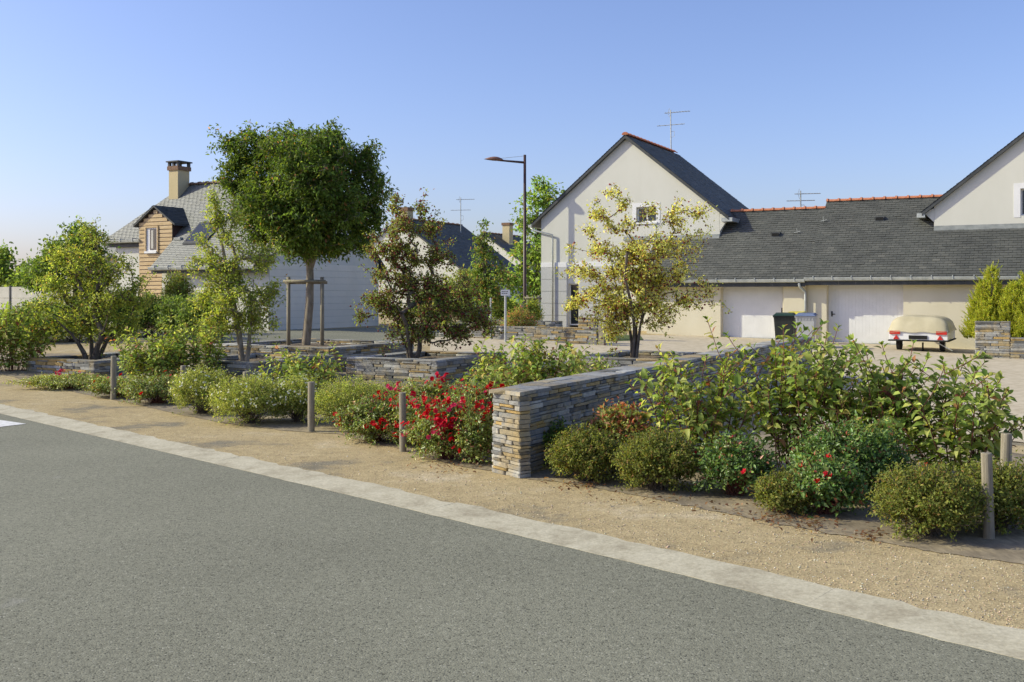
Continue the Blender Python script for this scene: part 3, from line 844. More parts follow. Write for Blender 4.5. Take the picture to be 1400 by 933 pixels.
# gutters and downpipe of the left eave, boxed eave end on the right
MB().box(e_l[0] - .16, e_l[0] - .0, -vg + .02, 6.2, e_l[1] - .16, e_l[1] - .06).build('gutter', M['zinc'], t)
MB().box(e_r[0] - .28, e_r[0] + .14, -vg + .02, 6.2, e_r[1] - .2, e_r[1] - .05).build('gutter', M['zinc'], t)
MB().prism_y([(W_ - .02, ze - .75), (W_ + .34, ze - .22), (W_ + .34, ze - .16), (W_ - .02, ze - .05)], 0.0, .14).build('corbel', M['render'], t)
pxd = HX(757)
MB().tube([(e_l[0] - .08, -.10, e_l[1] - .16), (e_l[0] + .05, -.10, e_l[1] - .28), (pxd, -.10, HZ(322, 757)), (pxd, -.10, HZ(328, 757)), (pxd, -.10, zb + .2)], .036, 8).build('downpipe', M['zinc'], t, True)
antenna('tall television antenna on the ridge of the cream gabled house', (*(hloc + U * (W_ / 2) + V * 5.3), za + .25), 1.75, 4)

# ---- garages: two linked slate roofed garages
def garage(label, pa, pb, door, n_r, lift, ridge_l, ridge_r, handle_left, wall_from, seed):
    s0, s1 = on_plane(pa, 0), on_plane(pb, 0)
    loc = O + U * s0
    t = thing('garage', label, 'garage', (loc[0], loc[1], 0), -TH)
    zb = -.4
    ez, sl = 2.43, .745
    L = s1 - s0
    d0, d1 = on_plane(door[0], 0) - s0, on_plane(door[1], 0) - s0
    gz = float(gh(*(loc + U * (d0 + d1) / 2)))
    dz = 2.13 + gz
    wall_strips('front_wall', t, M['cream'], 0, L, zb, lambda x: ez - .02, [(d0, d1, zb + .01, dz)], 0, .345)
    MB().box(0, .25, .3, 2 * n_r - .3, zb, ez).box(L - .25, L, .3, 2 * n_r - .3, zb, ez).box(0, L, 2 * n_r - .3, 2 * n_r, zb, ez).prism_x([(.3, ez - .01), (2 * n_r, ez - .01), (n_r, ez + n_r * sl - .1)], 0.01, .2).prism_x([(.3, ez - .01), (2 * n_r, ez - .01), (n_r, ez + n_r * sl - .1)], L - .2, L - .01).build('side_wall', M['cream'], t)
    # door of vertical boards
    nb = 22; bw_ = (d1 - d0) / nb
    mb = MB()
    for i in range(nb):
        mb.box(d0 + i * bw_ + .002, d0 + (i + 1) * bw_ - .002, .336, .35, gz + .03, dz - .01)
    mb.box(d0, d1, .342, .37, gz - .2, dz)
    dr = mb.build('garage_door', M['white'], t)
    MB().box(d0, d1, .2, .3, gz - .2, gz + .025).build('sill', M['zinc'], t)
    hx = d0 + .12 if handle_left else d1 - .1
    MB().box(hx - .02, hx + .02, .312, .335, gz + .92, gz + 1.10).tube([(hx, .30, gz + 1.0), (hx + .11, .29, gz + 1.0)], .012, 6).build('handle', M['dark'], dr)
    # roof
    ov = .42
    zl = lambda y: ez + .05 + (y) * sl + lift
    a, b_ = ridge_l, L + ridge_r
    y0 = -ov
    o = slab_between((a, y0, zl(y0)), (b_, y0, zl(y0)), (b_, n_r, zl(n_r)), (a, n_r, zl(n_r)), .13)
    o.hexa([np.array(p) - np.array([0, 0, .13]) for p in ((a, n_r, zl(n_r)), (b_, n_r, zl(n_r)), (b_, 2 * n_r + ov, zl(-ov)), (a, 2 * n_r + ov, zl(-ov)))] +
           [(a, n_r, zl(n_r)), (b_, n_r, zl(n_r)), (b_, 2 * n_r + ov, zl(-ov)), (a, 2 * n_r + ov, zl(-ov))])
    ro = o.build('roof', M['darkmetal'], t)
    slate_part(ro, (a, y0 - .04, zl(y0) - .03), (b_, y0 - .04, zl(y0) - .03), (b_, n_r, zl(n_r)), (a, n_r, zl(n_r)), .25, .14, seed, th=.011)
    # fascia boards and gutter
    nf = int((b_ - a) / .55)
    for i in range(nf):
        w0 = a + (b_ - a) * i / nf; w1 = a + (b_ - a) * (i + 1) / nf
        MB().box(w0 + .003, w1 - .003, y0 + .01, y0 + .03, zl(y0) - .30, zl(y0) - .06).build('fascia_board', M['darkmetal'], ro)
    MB().box(a, b_, y0 + .031, 0, zl(y0) - .29, zl(y0) - .27).build('soffit', M['cream'], ro)
    gutter(ro, a, b_, y0 + .008, zl(y0) - .035)
    return t, ro, zl, L, a, b_, d0, d1
t1, r1_, zl1, L1, a1, b1, _, _ = garage('cream garage with a slate roof and white door, joined to the tall gabled house', 884, 1103, (985, 1070), 3.15, 0.0, -.25, .03, False, 0, 40)
zr = zl1(3.15)
ridge_tiles(r1_, (on_plane(1000, 3.15) - on_plane(884, 0), 3.15, zr + .02), (b1, 3.15, zr + .02), M['terracotta'])
t2, r2_, zl2, L2, a2, b2, _, _ = garage('cream garage with a higher slate roof and white door, behind the covered trailer', 1103.5, 1620, (1130, 1235), 3.45, .05, .0, .3, True, 0, 41)
ridge_tiles(r2_, (a2, 3.45, zl2(3.45) + .02), (on_plane(1290, 3.45) - on_plane(1103.5, 0), 3.45, zl2(3.45) + .02), M['terracotta'])
# pilaster with a rain pipe between the garages
p0 = on_plane(1071.5, 0) - on_plane(884, 0)
MB().box(p0 + .02, L1 - .02, -.12, -.002, -.4, zl1(-.42) - .26).build('pilaster', M['cream'], t1)
xp = on_plane(1101, -.2) - on_plane(884, 0)
MB().tube([(xp - .16, -.46, zl1(-.42) - .17), (xp - .14, -.44, zl1(-.42) - .30), (xp, -.2, zl1(-.42) - .48), (xp, -.2, zl1(-.42) - .55), (xp, -.2, -.2)], .045, 8).build('downpipe', M['zinc'], t1, True)
# roof vents and little hooks
def roof_vent(t, ro, zl, px, n, s0, label=None):
    x = on_plane(px, n) - s0
    z = zl(n)
    MB().prism_x([(n - .14, z - .09), (n + .12, z + .10), (n - .10, z + .10)], x - .16, x + .16).build('vent', M['darkmetal'], ro)
    MB().box(x - .13, x + .13, n - .146, n - .13, z - .035, z + .07).build('vent_mesh', M['dark'], ro)
roof_vent(t1, r1_, zl1, 1061, 1.75, on_plane(884, 0)); roof_vent(t2, r2_, zl2, 1203, 2.35, on_plane(1103.5, 0))
for (ro, zl, px, n, b0) in ((r1_, zl1, 1090, 1.8, 884), (r2_, zl2, 1126, 2.3, 1103.5)):
    x = on_plane(px, n) - on_plane(b0, 0)
    MB().tube([(x, n, zl(n)), (x, n - .05, zl(n) + .2)], .012, 5).tube([(x - .1, n - .06, zl(n) + .03), (x + .12, n - .04, zl(n) + .08)], .012, 5).build('roof_hook', M['zinc'], ro)
antenna('small television antenna behind the ridge of the garages', (*(O + U * on_plane(1095, 3.6) + V * 3.6), zl1(2.8) ), 1.0, 8).scale = (.85, .85, 1.0)

# ---- right house: gable rising out of the second garage roof
sl0 = on_plane(1277, NG); loc = O + U * sl0 + V * NG
t = thing('gabled_house', 'cream gabled house cut off at the frame, rising above the second garage', 'house', (loc[0], loc[1], 0), -TH)
W2 = 7.4; zeR = zat(283, depth(sl0, NG)); zaR = zeR + W2 / 2 * .80; zbR = 2.0
topR = lambda x: zeR + (zaR - zeR) * (1 - abs(x - W2 / 2) / (W2 / 2))
wxa = on_plane(1395, NG) - sl0; wza, wzb = zat(295, depth(sl0 + wxa, NG)), zat(258, depth(sl0 + wxa, NG))
wall_strips('gable_wall', t, M['render'], 0, W2, zbR, topR, [(wxa, wxa + .9, wza, wzb)], 0, .25, (W2 / 2,))
MB().box(0, .25, .25, 6, -.3, zeR).box(W2 - .25, W2, .25, 6, -.3, zeR).prism_y([(0, -.3), (W2, -.3), (W2, zeR), (W2 / 2, zaR), (0, zeR)], 6.0, 6.25).build('side_wall', M['render'], t)
window(t, wxa, wxa + .9, wza, wzb, 0, .14)
MB().box(wxa - .2, wxa, -.012, 0, wza - .06, wzb + .18).box(wxa, wxa + 1.1, -.012, 0, wzb, wzb + .18).build('window_surround', M['white'], t)
rfR, eL, eR, apR = gable_roof(t, W2, zeR, zaR, 6.3, .38, .16, 9)
MB().box(eL[0] - .16, eL[0] + .10, -.14, 6.2, eL[1] - .2, eL[1] - .05).build('gutter', M['zinc'], t)
MB().prism_y([(.02, zeR - .55), (-.30, zeR - .22), (-.30, zeR - .16), (.02, zeR - .05)], 0.0, .14).build('corbel', M['render'], t)
# flashings where the garage roofs meet the gables
zf = zl2(NG)
MB().hexa([(0, -.10, zf - .06), (7.4, -.10, zf - .06), (7.4, -.002, zf - .06), (0, -.002, zf - .06), (0, -.012, zf + .12), (7.4, -.012, zf + .12), (7.4, -.002, zf + .12), (0, -.002, zf + .12)]).build('flashing', M['lead'], t)
zf = zl1(NG); xs0 = on_plane(853, NG) - on_plane(740, NG)
hs = bpy.data.objects['gabled_house']
MB().hexa([(xs0, -.10, zf - .06), (W_, -.10, zf - .06), (W_, -.002, zf - .06), (xs0, -.002, zf - .06), (xs0, -.012, zf + .1), (W_, -.012, zf + .1), (W_, -.002, zf + .1), (xs0, -.002, zf + .1)]).build('flashing', M['lead'], hs)

# ---- left house with dormer
A0 = np.array([-8.3, 34.0])
t = thing('dormer_house', 'white house with a grey slate roof, timber-clad dormer and tall chimney', 'house', (A0[0], A0[1], 0), -TH)
LX = lambda px, n: on_plane(px, n, A0)
LD = lambda x, n: depth(x, n, A0)
zg = .0
RN = 3.15; RZ = zat(248, LD(LX(330, RN), RN)); sl = 0.97
zr_ = lambda y: RZ - abs(y - RN) * sl
xs = LX(206, -.35)                # where the low eave ends
xr_end = LX(252, RN)              # left end of the ridge
xl_end = LX(148, 1.0)             # left bottom corner of the hip
yu = 0.95                         # upper wall plane
# walls: right gable along V at x=0, front low wall, upper front wall
MB().prism_x([(0, -.3), (2 * RN, -.3), (2 * RN, zr_(2 * RN) - .1), (RN, RZ - .1), (0, zr_(0) - .1)], -.25, 0).build('gable_wall', M['render'], t)
gz_a = .3
for i in range(10):               # the gable is lined with wide boards
    z0_ = gz_a + i * .24
    MB().box(.002, .018, .02, 2 * RN - .02, z0_ + .008, z0_ + .232).build('gable_board', M['greywall'], t)
gw0, gw1 = LX(392, 0), -.2
MB().box(xs + .2, -.25, 0, .25, -.3, zr_(0) - .1).build('front_wall', M['render'], t)
MB().box(xl_end + .5, xs + .2, yu, yu + .25, -.3, zr_(yu) - .1).box(xs + .2, xs + .45, .25, yu, -.3, zr_(0) - .1).build('front_wall', M['render'], t)
MB().box(xl_end + .5, xl_end + .75, yu + .25, 2 * RN, -.3, zr_(yu) - .1).box(xl_end + .75, -.25, 2 * RN - .25, 2 * RN, -.3, zr_(2 * RN) - .1).build('rear_wall', M['render'], t)
ov = .35
def P(x, y, d=0): return (x, y, zr_(y) + d)
mb = slab_between(P(xs, -ov), P(.15, -ov), P(.15, yu), P(xs, yu), .12)
mb.hexa([np.array(p) - np.array([0, 0, .12]) for p in (P(xl_end, yu - ov + .2), P(.15, yu - ov + .2), P(.15, RN), P(xr_end, RN))] + [P(xl_end, yu - ov + .2, -.001), P(.15, yu - ov + .2, -.001), P(.15, RN), P(xr_end, RN)])
mb.hexa([np.array(p) - np.array([0, 0, .12]) for p in (P(xr_end, RN), P(.15, RN), P(.15, 2 * RN + ov), P(xl_end, 2 * RN + ov))] + [P(xr_end, RN), P(.15, RN), P(.15, 2 * RN + ov), P(xl_end, 2 * RN + ov)])
mb.add([P(xl_end, yu - ov + .2), P(xr_end, RN), (xl_end, 2 * RN - yu, zr_(yu))], [(0, 1, 2)])
ro = mb.build('roof', M['darkmetal'], t)
slate_part(ro, P(xs, -ov - .04), P(.16, -ov - .04), P(.16, yu - ov + .2), P(xs, yu - ov + .2), .22, .10, 51, th=.002, mat='slate_light')
slate_part(ro, P(xl_end, yu - ov + .2), P(.16, yu - ov + .2), P(.16, RN), P(xr_end, RN), .22, .10, 52, th=.002, mat='slate_light')
ridge_tiles(ro, (xr_end, RN, RZ + .02), (.1, RN, RZ + .02), M['brick'], .4, .11)
gutter(ro, xs, .1, -ov, zr_(-ov) - .02)
gutter(ro, xl_end + .1, LX(190, yu - .3), yu - ov + .16, zr_(yu - ov + .2) - .02)
gutter(ro, LX(238, yu - .3), LX(247, yu - .3), yu - ov + .16, zr_(yu - ov + .2) - .02)
MB().box(xs, .1, -ov + .02, -ov + .05, zr_(-ov) - .25, zr_(-ov) - .04).build('fascia', M['darkmetal'], ro)
MB().box(xl_end + .1, LX(190, yu - .3), yu - .12, yu - .10, zr_(yu - .15) - .3, zr_(yu - .15) - .08).build('fascia', M['darkmetal'], ro)
# dormer: timber-clad bay
dn = yu - .22
da, db = LX(191, dn), LX(236, dn)
zde = zat(304, LD(da, dn)); zda = zat(286, LD(da, dn)); dm = (da + db) / 2
dorm = MB().box(da, db, dn, RN - .2, .0, zde).prism_y([(da, zde), (db, zde), (dm, zda)], dn, RN - .2).build('dormer', M['brown'], t)
wa, wb = LX(201, dn), LX(216, dn); wz0_, wz1_ = zat(344, LD(wa, dn)), zat(312, LD(wa, dn))
i = 0; z0_ = 0.6
while z0_ < zda - .05:
    z1_ = z0_ + .15
    if z1_ <= zde: segs = [(da, db)]
    else:
        f_ = max(0, (zda - z1_) / (zda - zde)); segs = [(dm - (db - da) / 2 * f_, dm + (db - da) / 2 * f_)]
    if z0_ < wz1_ and z1_ > wz0_: segs = [(da, wa - .05), (wb + .05, db)]
    for (a, b_) in segs:
        if b_ - a > .05: MB().hexa([(a, dn - .03, z0_), (b_, dn - .03, z0_), (b_, dn - .002, z0_), (a, dn - .002, z0_), (a, dn - .03, z0_ + .122), (b_, dn - .03, z0_ + .122), (b_, dn - .002, z0_ + .122), (a, dn - .002, z0_ + .122)]).build('cladding_board', M['clad'], dorm)
    z0_ += .15
MB().box(wa, wb, dn - .02, dn - .001, wz0_, wz1_).build('window_recess', M['white'], dorm)
wf = MB().box(wa - .06, wa, dn - .07, dn - .0, wz0_ - .05, wz1_ + .06).box(wb, wb + .06, dn - .07, dn, wz0_ - .05, wz1_ + .06).box(wa, wb, dn - .07, dn, wz1_, wz1_ + .06).build('window_frame', M['clad'], dorm)
MB().box(wa - .02, wb + .02, dn - .12, dn, wz0_ - .08, wz0_).build('window_sill', M['white'], dorm)
MB().box(wa + .32 * (wb - wa), wb - .08, dn - .034, dn - .022, wz0_ + .05, wz1_ - .05).build('pane', M['glass'], dorm)
MB().box(wa + .45 * (wb - wa), wb - .2, dn - .044, dn - .036, wz0_ + .1, wz1_ - .1).build('curtain', M['curtain'], dorm)
q = .22
dro = slab_between((da - q, dn - .12, zde - .12), (dm, dn - .12, zda + .1), (dm, RN - .5, zda + .1), (da - q, RN - .5, zde - .12), .07)
dro.hexa([np.array(p) - np.array([0, 0, .07]) for p in ((dm, dn - .12, zda + .1), (db + q, dn - .12, zde - .12), (db + q, RN - .3, zde - .12), (dm, RN - .5, zda + .1))] + [(dm, dn - .12, zda + .1), (db + q, dn - .12, zde - .12), (db + q, RN - .3, zde - .12), (dm, RN - .5, zda + .1)])
dro = dro.build('dormer_roof', M['darkmetal'], t)
slate_part(dro, (db + q, dn - .13, zde - .12), (db + q, RN - .35, zde - .12), (dm, RN - .5, zda + .1), (dm, dn - .13, zda + .1), .24, .12, 55)
slate_part(dro, (da - q, RN - .35, zde - .12), (da - q, dn - .13, zde - .12), (dm, dn - .13, zda + .1), (dm, RN - .5, zda + .1), .24, .12, 56)
# roof light
ra, rb = LX(262, .9), LX(292, .9)
MB().hexa([P(ra, .45, .03), P(rb, .45, .03), P(rb, 1.3, .03), P(ra, 1.3, .03), P(ra, .45, .09), P(rb, .45, .09), P(rb, 1.3, .09), P(ra, 1.3, .09)]).build('roof_light_frame', M['darkmetal'], ro)
MB().hexa([P(ra + .07, .52, .09), P(rb - .07, .52, .09), P(rb - .07, 1.23, .09), P(ra + .07, 1.23, .09), P(ra + .07, .52, .1), P(rb - .07, .52, .1), P(rb - .07, 1.23, .1), P(ra + .07, 1.23, .1)]).build('roof_light_pane', M['glass'], ro)
# chimney
cx = LX(245, RN - .35); cn = RN - .35
ct = zat(234, LD(cx, cn)); 
ch = MB().box(cx - .25, cx + .25, cn - .3, cn + .3, RZ - 1.2, ct).build('chimney', M['ochre'], t)
MB().box(cx - .30, cx + .30, cn - .35, cn + .35, ct, ct + .16).build('chimney_brick_course', M['brick'], ch)
cc = MB()
for (a, b_) in ((-.24, -.27), (.24, -.27), (-.24, .27), (.24, .27), (0, -.27)):
    cc.box(cx + a - .05, cx + a + .05, cn + b_ - .05, cn + b_ + .05, ct + .16, ct + .32)
cc.box(cx - .34, cx + .34, cn - .38, cn + .38, ct + .32, ct + .37)
cc.build('chimney_cap', M['darkmetal'], ch)
# low lean-to wing on the far left of the house
la = LX(100, 2.5); 
MB().box(la, xl_end + .5, 1.6, 5.5, -.3, zat(355, LD(la, 1.6))).build('wing_wall', M['render'], t)
zw = zat(352, LD(la, 1.2))
wr = MB().hexa([(la - .2, 1.2, zw - .1), (xl_end + .75, 1.2, zw - .1), (xl_end + .75, 4.2, zw + 1.5), (xl_end - 1.0, 4.2, zw + 1.5), (la - .2, 1.2, zw), (xl_end + .75, 1.2, zw), (xl_end + .75, 4.2, zw + 1.6), (xl_end - 1.0, 4.2, zw + 1.6)]).build('wing_roof', M['darkmetal'], t)
slate_part(wr, (la - .2, 1.2, zw), (xl_end + .7, 1.2, zw), (xl_end + .7, 4.2, zw + 1.6), (xl_end - 1.0, 4.2, zw + 1.6), .22, .10, 57, th=.002, mat='slate_light')
# carport canopy beside the gable
kx0, kx1 = LX(388, -1.2), LX(420, -1.2)

# ---- far houses between the trees
def far_house(label, px_r, D, py_eave, py_ridge, W_, L, seed, chim=None, wall_m='render', antenna_label=None):
    b_ = at(px_r, D)
    z = float(gh(*b_))
    t = thing('gabled_house', label, 'house', (b_[0], b_[1], 0), -TH)
    ze = zat(py_eave, D); za = zat(py_ridge, D + 1)
    MB().prism_y([(-W_, z - .2), (0, z - .2), (0, ze), (-W_ / 2, za), (-W_, ze)], 0, L).build('wall', M[wall_m], t)
    sl = (za - ze) / (W_ / 2)
    rr = slab_between((-W_ / 2, -.12, za + .12), (.35, -.12, ze - .35 * sl + .12), (.35, L + .1, ze - .35 * sl + .12), (-W_ / 2, L + .1, za + .12), .11)
    rr.hexa([np.array(p) - np.array([0, 0, .11]) for p in ((-W_ - .35, -.12, ze - .35 * sl + .12), (-W_ / 2, -.12, za + .12), (-W_ / 2, L + .1, za + .12), (-W_ - .35, L + .1, ze - .35 * sl + .12))] + [(-W_ - .35, -.12, ze - .35 * sl + .12), (-W_ / 2, -.12, za + .12), (-W_ / 2, L + .1, za + .12), (-W_ - .35, L + .1, ze - .35 * sl + .12)])
    ro = rr.build('roof', M['darkmetal'], t)
    slate_part(ro, (.36, -.14, ze - .36 * sl + .12), (.36, L + .1, ze - .36 * sl + .12), (-W_ / 2, L + .1, za + .12), (-W_ / 2, -.14, za + .12), .3, .16, seed)
    ridge_tiles(ro, (-W_ / 2, -.1, za + .14), (-W_ / 2, L, za + .14), M['brick'], .5, .11)
    if chim:
        cx_, cy_ = chim
        c_ = MB().box(cx_ - .3, cx_ + .3, cy_ - .3, cy_ + .3, za - 1.5, za + .75).build('chimney', M['ochre'], t)
        MB().box(cx_ - .36, cx_ + .36, cy_ - .36, cy_ + .36, za + .75, za + .95).build('chimney_cap', M['brick'], c_)
    return t, ze, za, b_
tm, zem, zam, bm_ = far_house('white house with a dark slate roof behind the bushy red-fruited tree', 628, 54, 367, 300, 8.0, 6.8, 61, (-5.2, 2.5))
MB().box(-1.4, -.02, -.09, -.0, 0, zat(392, 54)).build('brick_panel', M['brick'], tm)
antenna('television antenna on the dark roof of the far white house', (*(bm_ + U * (-3.2) + V * 5.4), zam - .3), 2.0, 12)
tf, zef, zaf, bf = far_house('distant white house with an ochre chimney left of the lamp post', 712, 74, 358, 320, 6.5, 6, 62, (-2.2, 2.0))
b_ = at(722, 62); z = float(gh(*b_))
t = thing('outbuilding', 'white outbuilding with a pale blue door beyond the lamp post', 'building', (b_[0], b_[1], 0), -TH)
zo = zat(376, 62)
wall_strips('front_wall', t, M['render'], -3.2, 0, z - .3, lambda x: zo, [(-1.45, -.35, z - .29, z + 2.0)], 0, .25)
MB().box(-1.45, -.35, .12, .16, z - .3, z + 2.0).build('door', simple('pale_blue', (.42, .48, .55), (.5, .56, .62), 4, .6, 0), t)
MB().box(-3.4, .2, -.25, 4, zo, zo + .14).build('roof', M['darkmetal'], t)
MB().box(-2.05, -1.85, -.05, -.002, z, z + 2.6).build('timber_post', M['brown'], t)
MB().box(-3.2, -2.95, .25, 4, z - .3, zo).box(-.25, 0, .25, 4, z - .3, zo).build('side_wall', M['render'], t)

# ------------------------------------------------------------------ street furniture
# lamp post
lp = at(717.5, 40.8); z = float(gh(*lp)); kL = F / 40.8
t = thing('street_lamp', 'tall brown street lamp with a single leaf-shaped head', 'lamp', (lp[0], lp[1], z))
Ht = zat(212, 40.8) - z
MB().tube([(0, 0, 0), (0, 0, .9), (0, 0, .95), (0, 0, Ht)], [.085, .085, .072, .055], 14).build('pole', M['brown'], t, True)
MB().tube([(0, 0, 0), (0, 0, .03)], .16, 14).build('base_plate', M['brown'], t)
za_ = zat(222.5, 40.8) - z
MB().tube([(0, 0, za_), (-.7, 0, za_ + .06), (-1.15, 0, za_ + .10)], [.05, .04, .035], 8).build('arm', M['brown'], t, True)
MB().tube([(0, 0, za_ + .27), (-1.1, 0, za_ + .16)], .008, 5).build('stay_wire', M['zinc'], t)
hd = MB(); nseg = 14; prof = []
for i in range(nseg + 1):
    f_ = i / nseg; wdt = math.sin(math.pi * min(1, f_ * .97 + .02)) ** .8 * .2; hh = math.sin(math.pi * f_ ** .8) * .125
    prof.append((-.86 - f_ * .82, wdt + .012, hh, .10 + f_ * .04))
vs = []
for (x_, w_, h_, b0) in prof:
    for k in range(10):
        a = 2 * math.pi * k / 10
        vs.append((x_, math.cos(a) * w_, za_ + b0 + (math.sin(a) * h_ if math.sin(a) > 0 else math.sin(a) * h_ * .35)))
fs = [(i * 10 + k, i * 10 + (k + 1) % 10, (i + 1) * 10 + (k + 1) % 10, (i + 1) * 10 + k) for i in range(nseg) for k in range(10)]
hd.add(vs, fs); hd.build('lamp_head', simple('lamp_head_paint', (.20, .10, .075), (.26, .135, .10), 4, .5, 0), t, True)
# street sign
sp_ = at(691, 30.2); z = float(gh(*sp_))
t = thing('street_sign', 'small white street name sign on a grey post beside the lane', 'sign', (sp_[0], sp_[1], z))
zs = zat(400, 30.2) - z
MB().tube([(0, 0, 0), (0, 0, zs)], .035, 8).build('post', M['plastic_grey'], t)
MB().box(-.14, .14, -.05, -.036, zs - .1, zs + .08).build('plate', M['white'], t)
sg = MB()
for j, wds in enumerate(((.03, .05, .02, .04), (.05, .03, .06))):
    x_ = -.11
    for w_ in wds:
        sg.box(x_, x_ + w_, -.0525, -.0505, zs + .015 - j * .055, zs + .035 - j * .055); x_ += w_ + .015
sg.build('lettering', M['dark'], t)
t = thing('thin_post', 'thin grey marker post left of the street sign', 'post', (*at(671, 31.2), float(gh(*at(671, 31.2)))))
MB().tube([(0, 0, 0), (0, 0, 1.25)], .03, 8).lathe([(.036, 1.25), (.036, 1.29), (.01, 1.31)], 8).build('shaft', M['plastic_grey'], t)

# wooden bollards
def bollard(px, D, h, r, label, seed):
    p = at(px, D); z = float(gh(*p)); rg = random.Random(seed)
    t = thing('wooden_post', label, 'post', (p[0], p[1], z), 0, 'round timber posts along the beds')
    MB().lathe([(r, -.1), (r, h * .3), (r * .985, h * .7), (r * .97, h - .008), (r * .9, h)], 16).build('shaft', M['wood'], t, False)
    MB().tube([(r * .2, -r * .1, h + .001), (r * .2, -r * .1, h + .002)], r * .15, 6).build('knot', M['bark'], t)
    t.rotation_euler = (R(rg.uniform(-2, 2)), R(rg.uniform(-2, 2)), rg.uniform(0, 6))
bollard(155, 15.5, .68, .044, 'round timber post leaning in the low rose ground cover near the first planter', 1)
bollard(249, 14.7, .59, .042, 'round timber post between the low rose cover and a white flowering bush', 2)
bollard(338, 13.7, .58, .05, 'round timber post half hidden behind the white flowering bushes', 3)
bollard(425.5, 11.93, .60, .042, 'round timber post in front of the white flowering bushes', 4)
bollard(551, 10.45, .62, .037, 'round timber post standing among the red roses', 5)
bollard(1352, 6.75, .58, .037, 'sunlit round timber post in the small-leaved bush at the bed corner', 6)
bollard(1374, 7.9, .55, .042, 'shaded timber post under the tall dogwood leaves', 7)

# tree support frames
def support(label, base, z, w_, h, rz):
    t = thing('tree_support', label, 'tree support', (base[0], base[1], z), rz, 'timber tree support frames')
    for s_ in (-1, 1):
        MB().tube([(s_ * w_ / 2, 0, -.3), (s_ * w_ / 2, 0, h)], .045, 10).build('stake', M['wood'], t, True)
    MB().tube([(-w_ / 2 - .1, -.06, h - .1), (w_ / 2 + .1, -.06, h - .1)], .035, 8).build('rail', M['wood'], t, True)
    MB().tube([(-w_ / 2 - .1, .06, h - .13), (w_ / 2 + .1, .06, h - .13)], .035, 8).build('rail', M['wood'], t, True)
    return t
TB3 = at(421, 23.1)
support('two-stake timber support frame around the dense green tree', TB3 + np.array([-.05, -.05]), PZ[3], .80, zat(379, 23.1) - PZ[3], -.1)
support('small timber support frame beside the gabled house corner', at(729, 39.5), float(gh(*at(729, 39.5))), .45, zat(404, 39.5) - float(gh(*at(729, 39.5))), -.2)

# wheelie bins
def wheelie(label, px, D, body, lid, h, w_, rz):
    p = at(px, D); z = float(gh(*p))
    t = thing('wheelie_bin', label, 'bin', (p[0], p[1], z), rz, 'wheelie bins by the garages')
    a = w_ / 2; b_ = a * .80
    MB().hexa([(-b_, -b_, .06), (b_, -b_, .06), (b_, b_, .1), (-b_, b_, .1), (-a, -a, h - .12), (a, -a, h - .12), (a, a, h - .08), (-a, a, h - .08)]).box(-a - .02, a + .02, -a - .025, a + .02, h - .15, h - .1).build('body', body, t, bevel=.012)
    MB().hexa([(-a - .04, -a - .06, h - .095), (a + .04, -a - .06, h - .095), (a + .04, a + .04, h - .075), (-a - .04, a + .04, h - .075), (-a * .85, -a * .9, h - .03), (a * .85, -a * .9, h - .03), (a * .9, a * .9, h), (-a * .9, a * .9, h)]).build('lid', lid, t, bevel=.015)
    MB().tube([(-a * .7, a + .09, h - .09), (a * .7, a + .09, h - .09)], .018, 8).build('handle', body, t)
    for s_ in (-1, 1):
        MB().lathe([(.1, -.03), (.1, .03)], 16, (s_ * (a * .86), b_ + .02, .1), 'x').build('wheel', M['rubber'], t)
    for i in range(6): MB().box(-a + (i + .3) * w_ / 6.2, -a + (i + .3) * w_ / 6.2 + .035, -a - .012, -a + .03, h - .22, h - .15).build('lip_rib', body, t)
    return t
wheelie('dark wheelie bin with a green lid in front of the pilaster', 1072.5, 31.6, M['plastic_dark'], M['plastic_green'], 1.06, .62, -TH + .15)
wheelie('pale grey wheelie bin with a blue lid beside the dark bin', 1102, 31.2, M['plastic_grey'], M['plastic_blue'], 1.08, .58, -TH + .1)
wheelie('dark wheelie bin with a yellow lid behind the other two', 1089, 33.4, M['plastic_dark'], M['plastic_yellow'], 1.06, .55, -TH)

# covered trailer
tp = gp(1255, 481.5); z = float(gh(*tp))
t = thing('camping_trailer', 'small white trailer under a beige tarpaulin, parked by the garage door', 'trailer', (tp[0], tp[1], z), -TH - .02)
hw, Lb = .83, 2.1
MB().box(-hw, hw, 0, Lb, .36, .66).build('body', M['white'], t, bevel=.015)
MB().box(-hw - .03, hw + .03, -.03, Lb + .03, .32, .358).build('chassis', M['dark'], t)
# tarp: arched cover with sagging folds
nu, nv = 22, 16; vs = []
for j in range(nv + 1):
    y_ = -.05 + (Lb + .1) * j / nv
    ey = min(1.0, min(j, nv - j) / 2.0)
    for i in range(nu + 1):
        f_ = i / nu * 2 - 1
        x_ = f_ * (hw + .05)
        ex = (1 - abs(f_) ** 5)
        zt = .60 + .42 * (ex ** .55) * (.62 + .38 * ey ** .6) + .05 * (1 - f_ * f_) - .02 * math.sin(3.1 * f_ + 1) * ey
        zt += .012 * math.sin(11 * f_ + 2 * j) * (1 - ey * .4)
        if j in (0, nv): zt = .62 + .015 * math.sin(9 * f_) - .02
        yy = y_ + (.0 if ey == 1 else (.06 if j == 1 else -.06 if j == nv - 1 else 0))
        vs.append((x_ * (1 - .10 * max(0, zt - .7)), yy, zt + .02 * ey))
fs = [(j * (nu + 1) + i, j * (nu + 1) + i + 1, (j + 1) * (nu + 1) + i + 1, (j + 1) * (nu + 1) + i) for j in range(nv) for i in range(nu)]
MB().add(vs, fs).build('tarpaulin', M['tarp'], t, True)
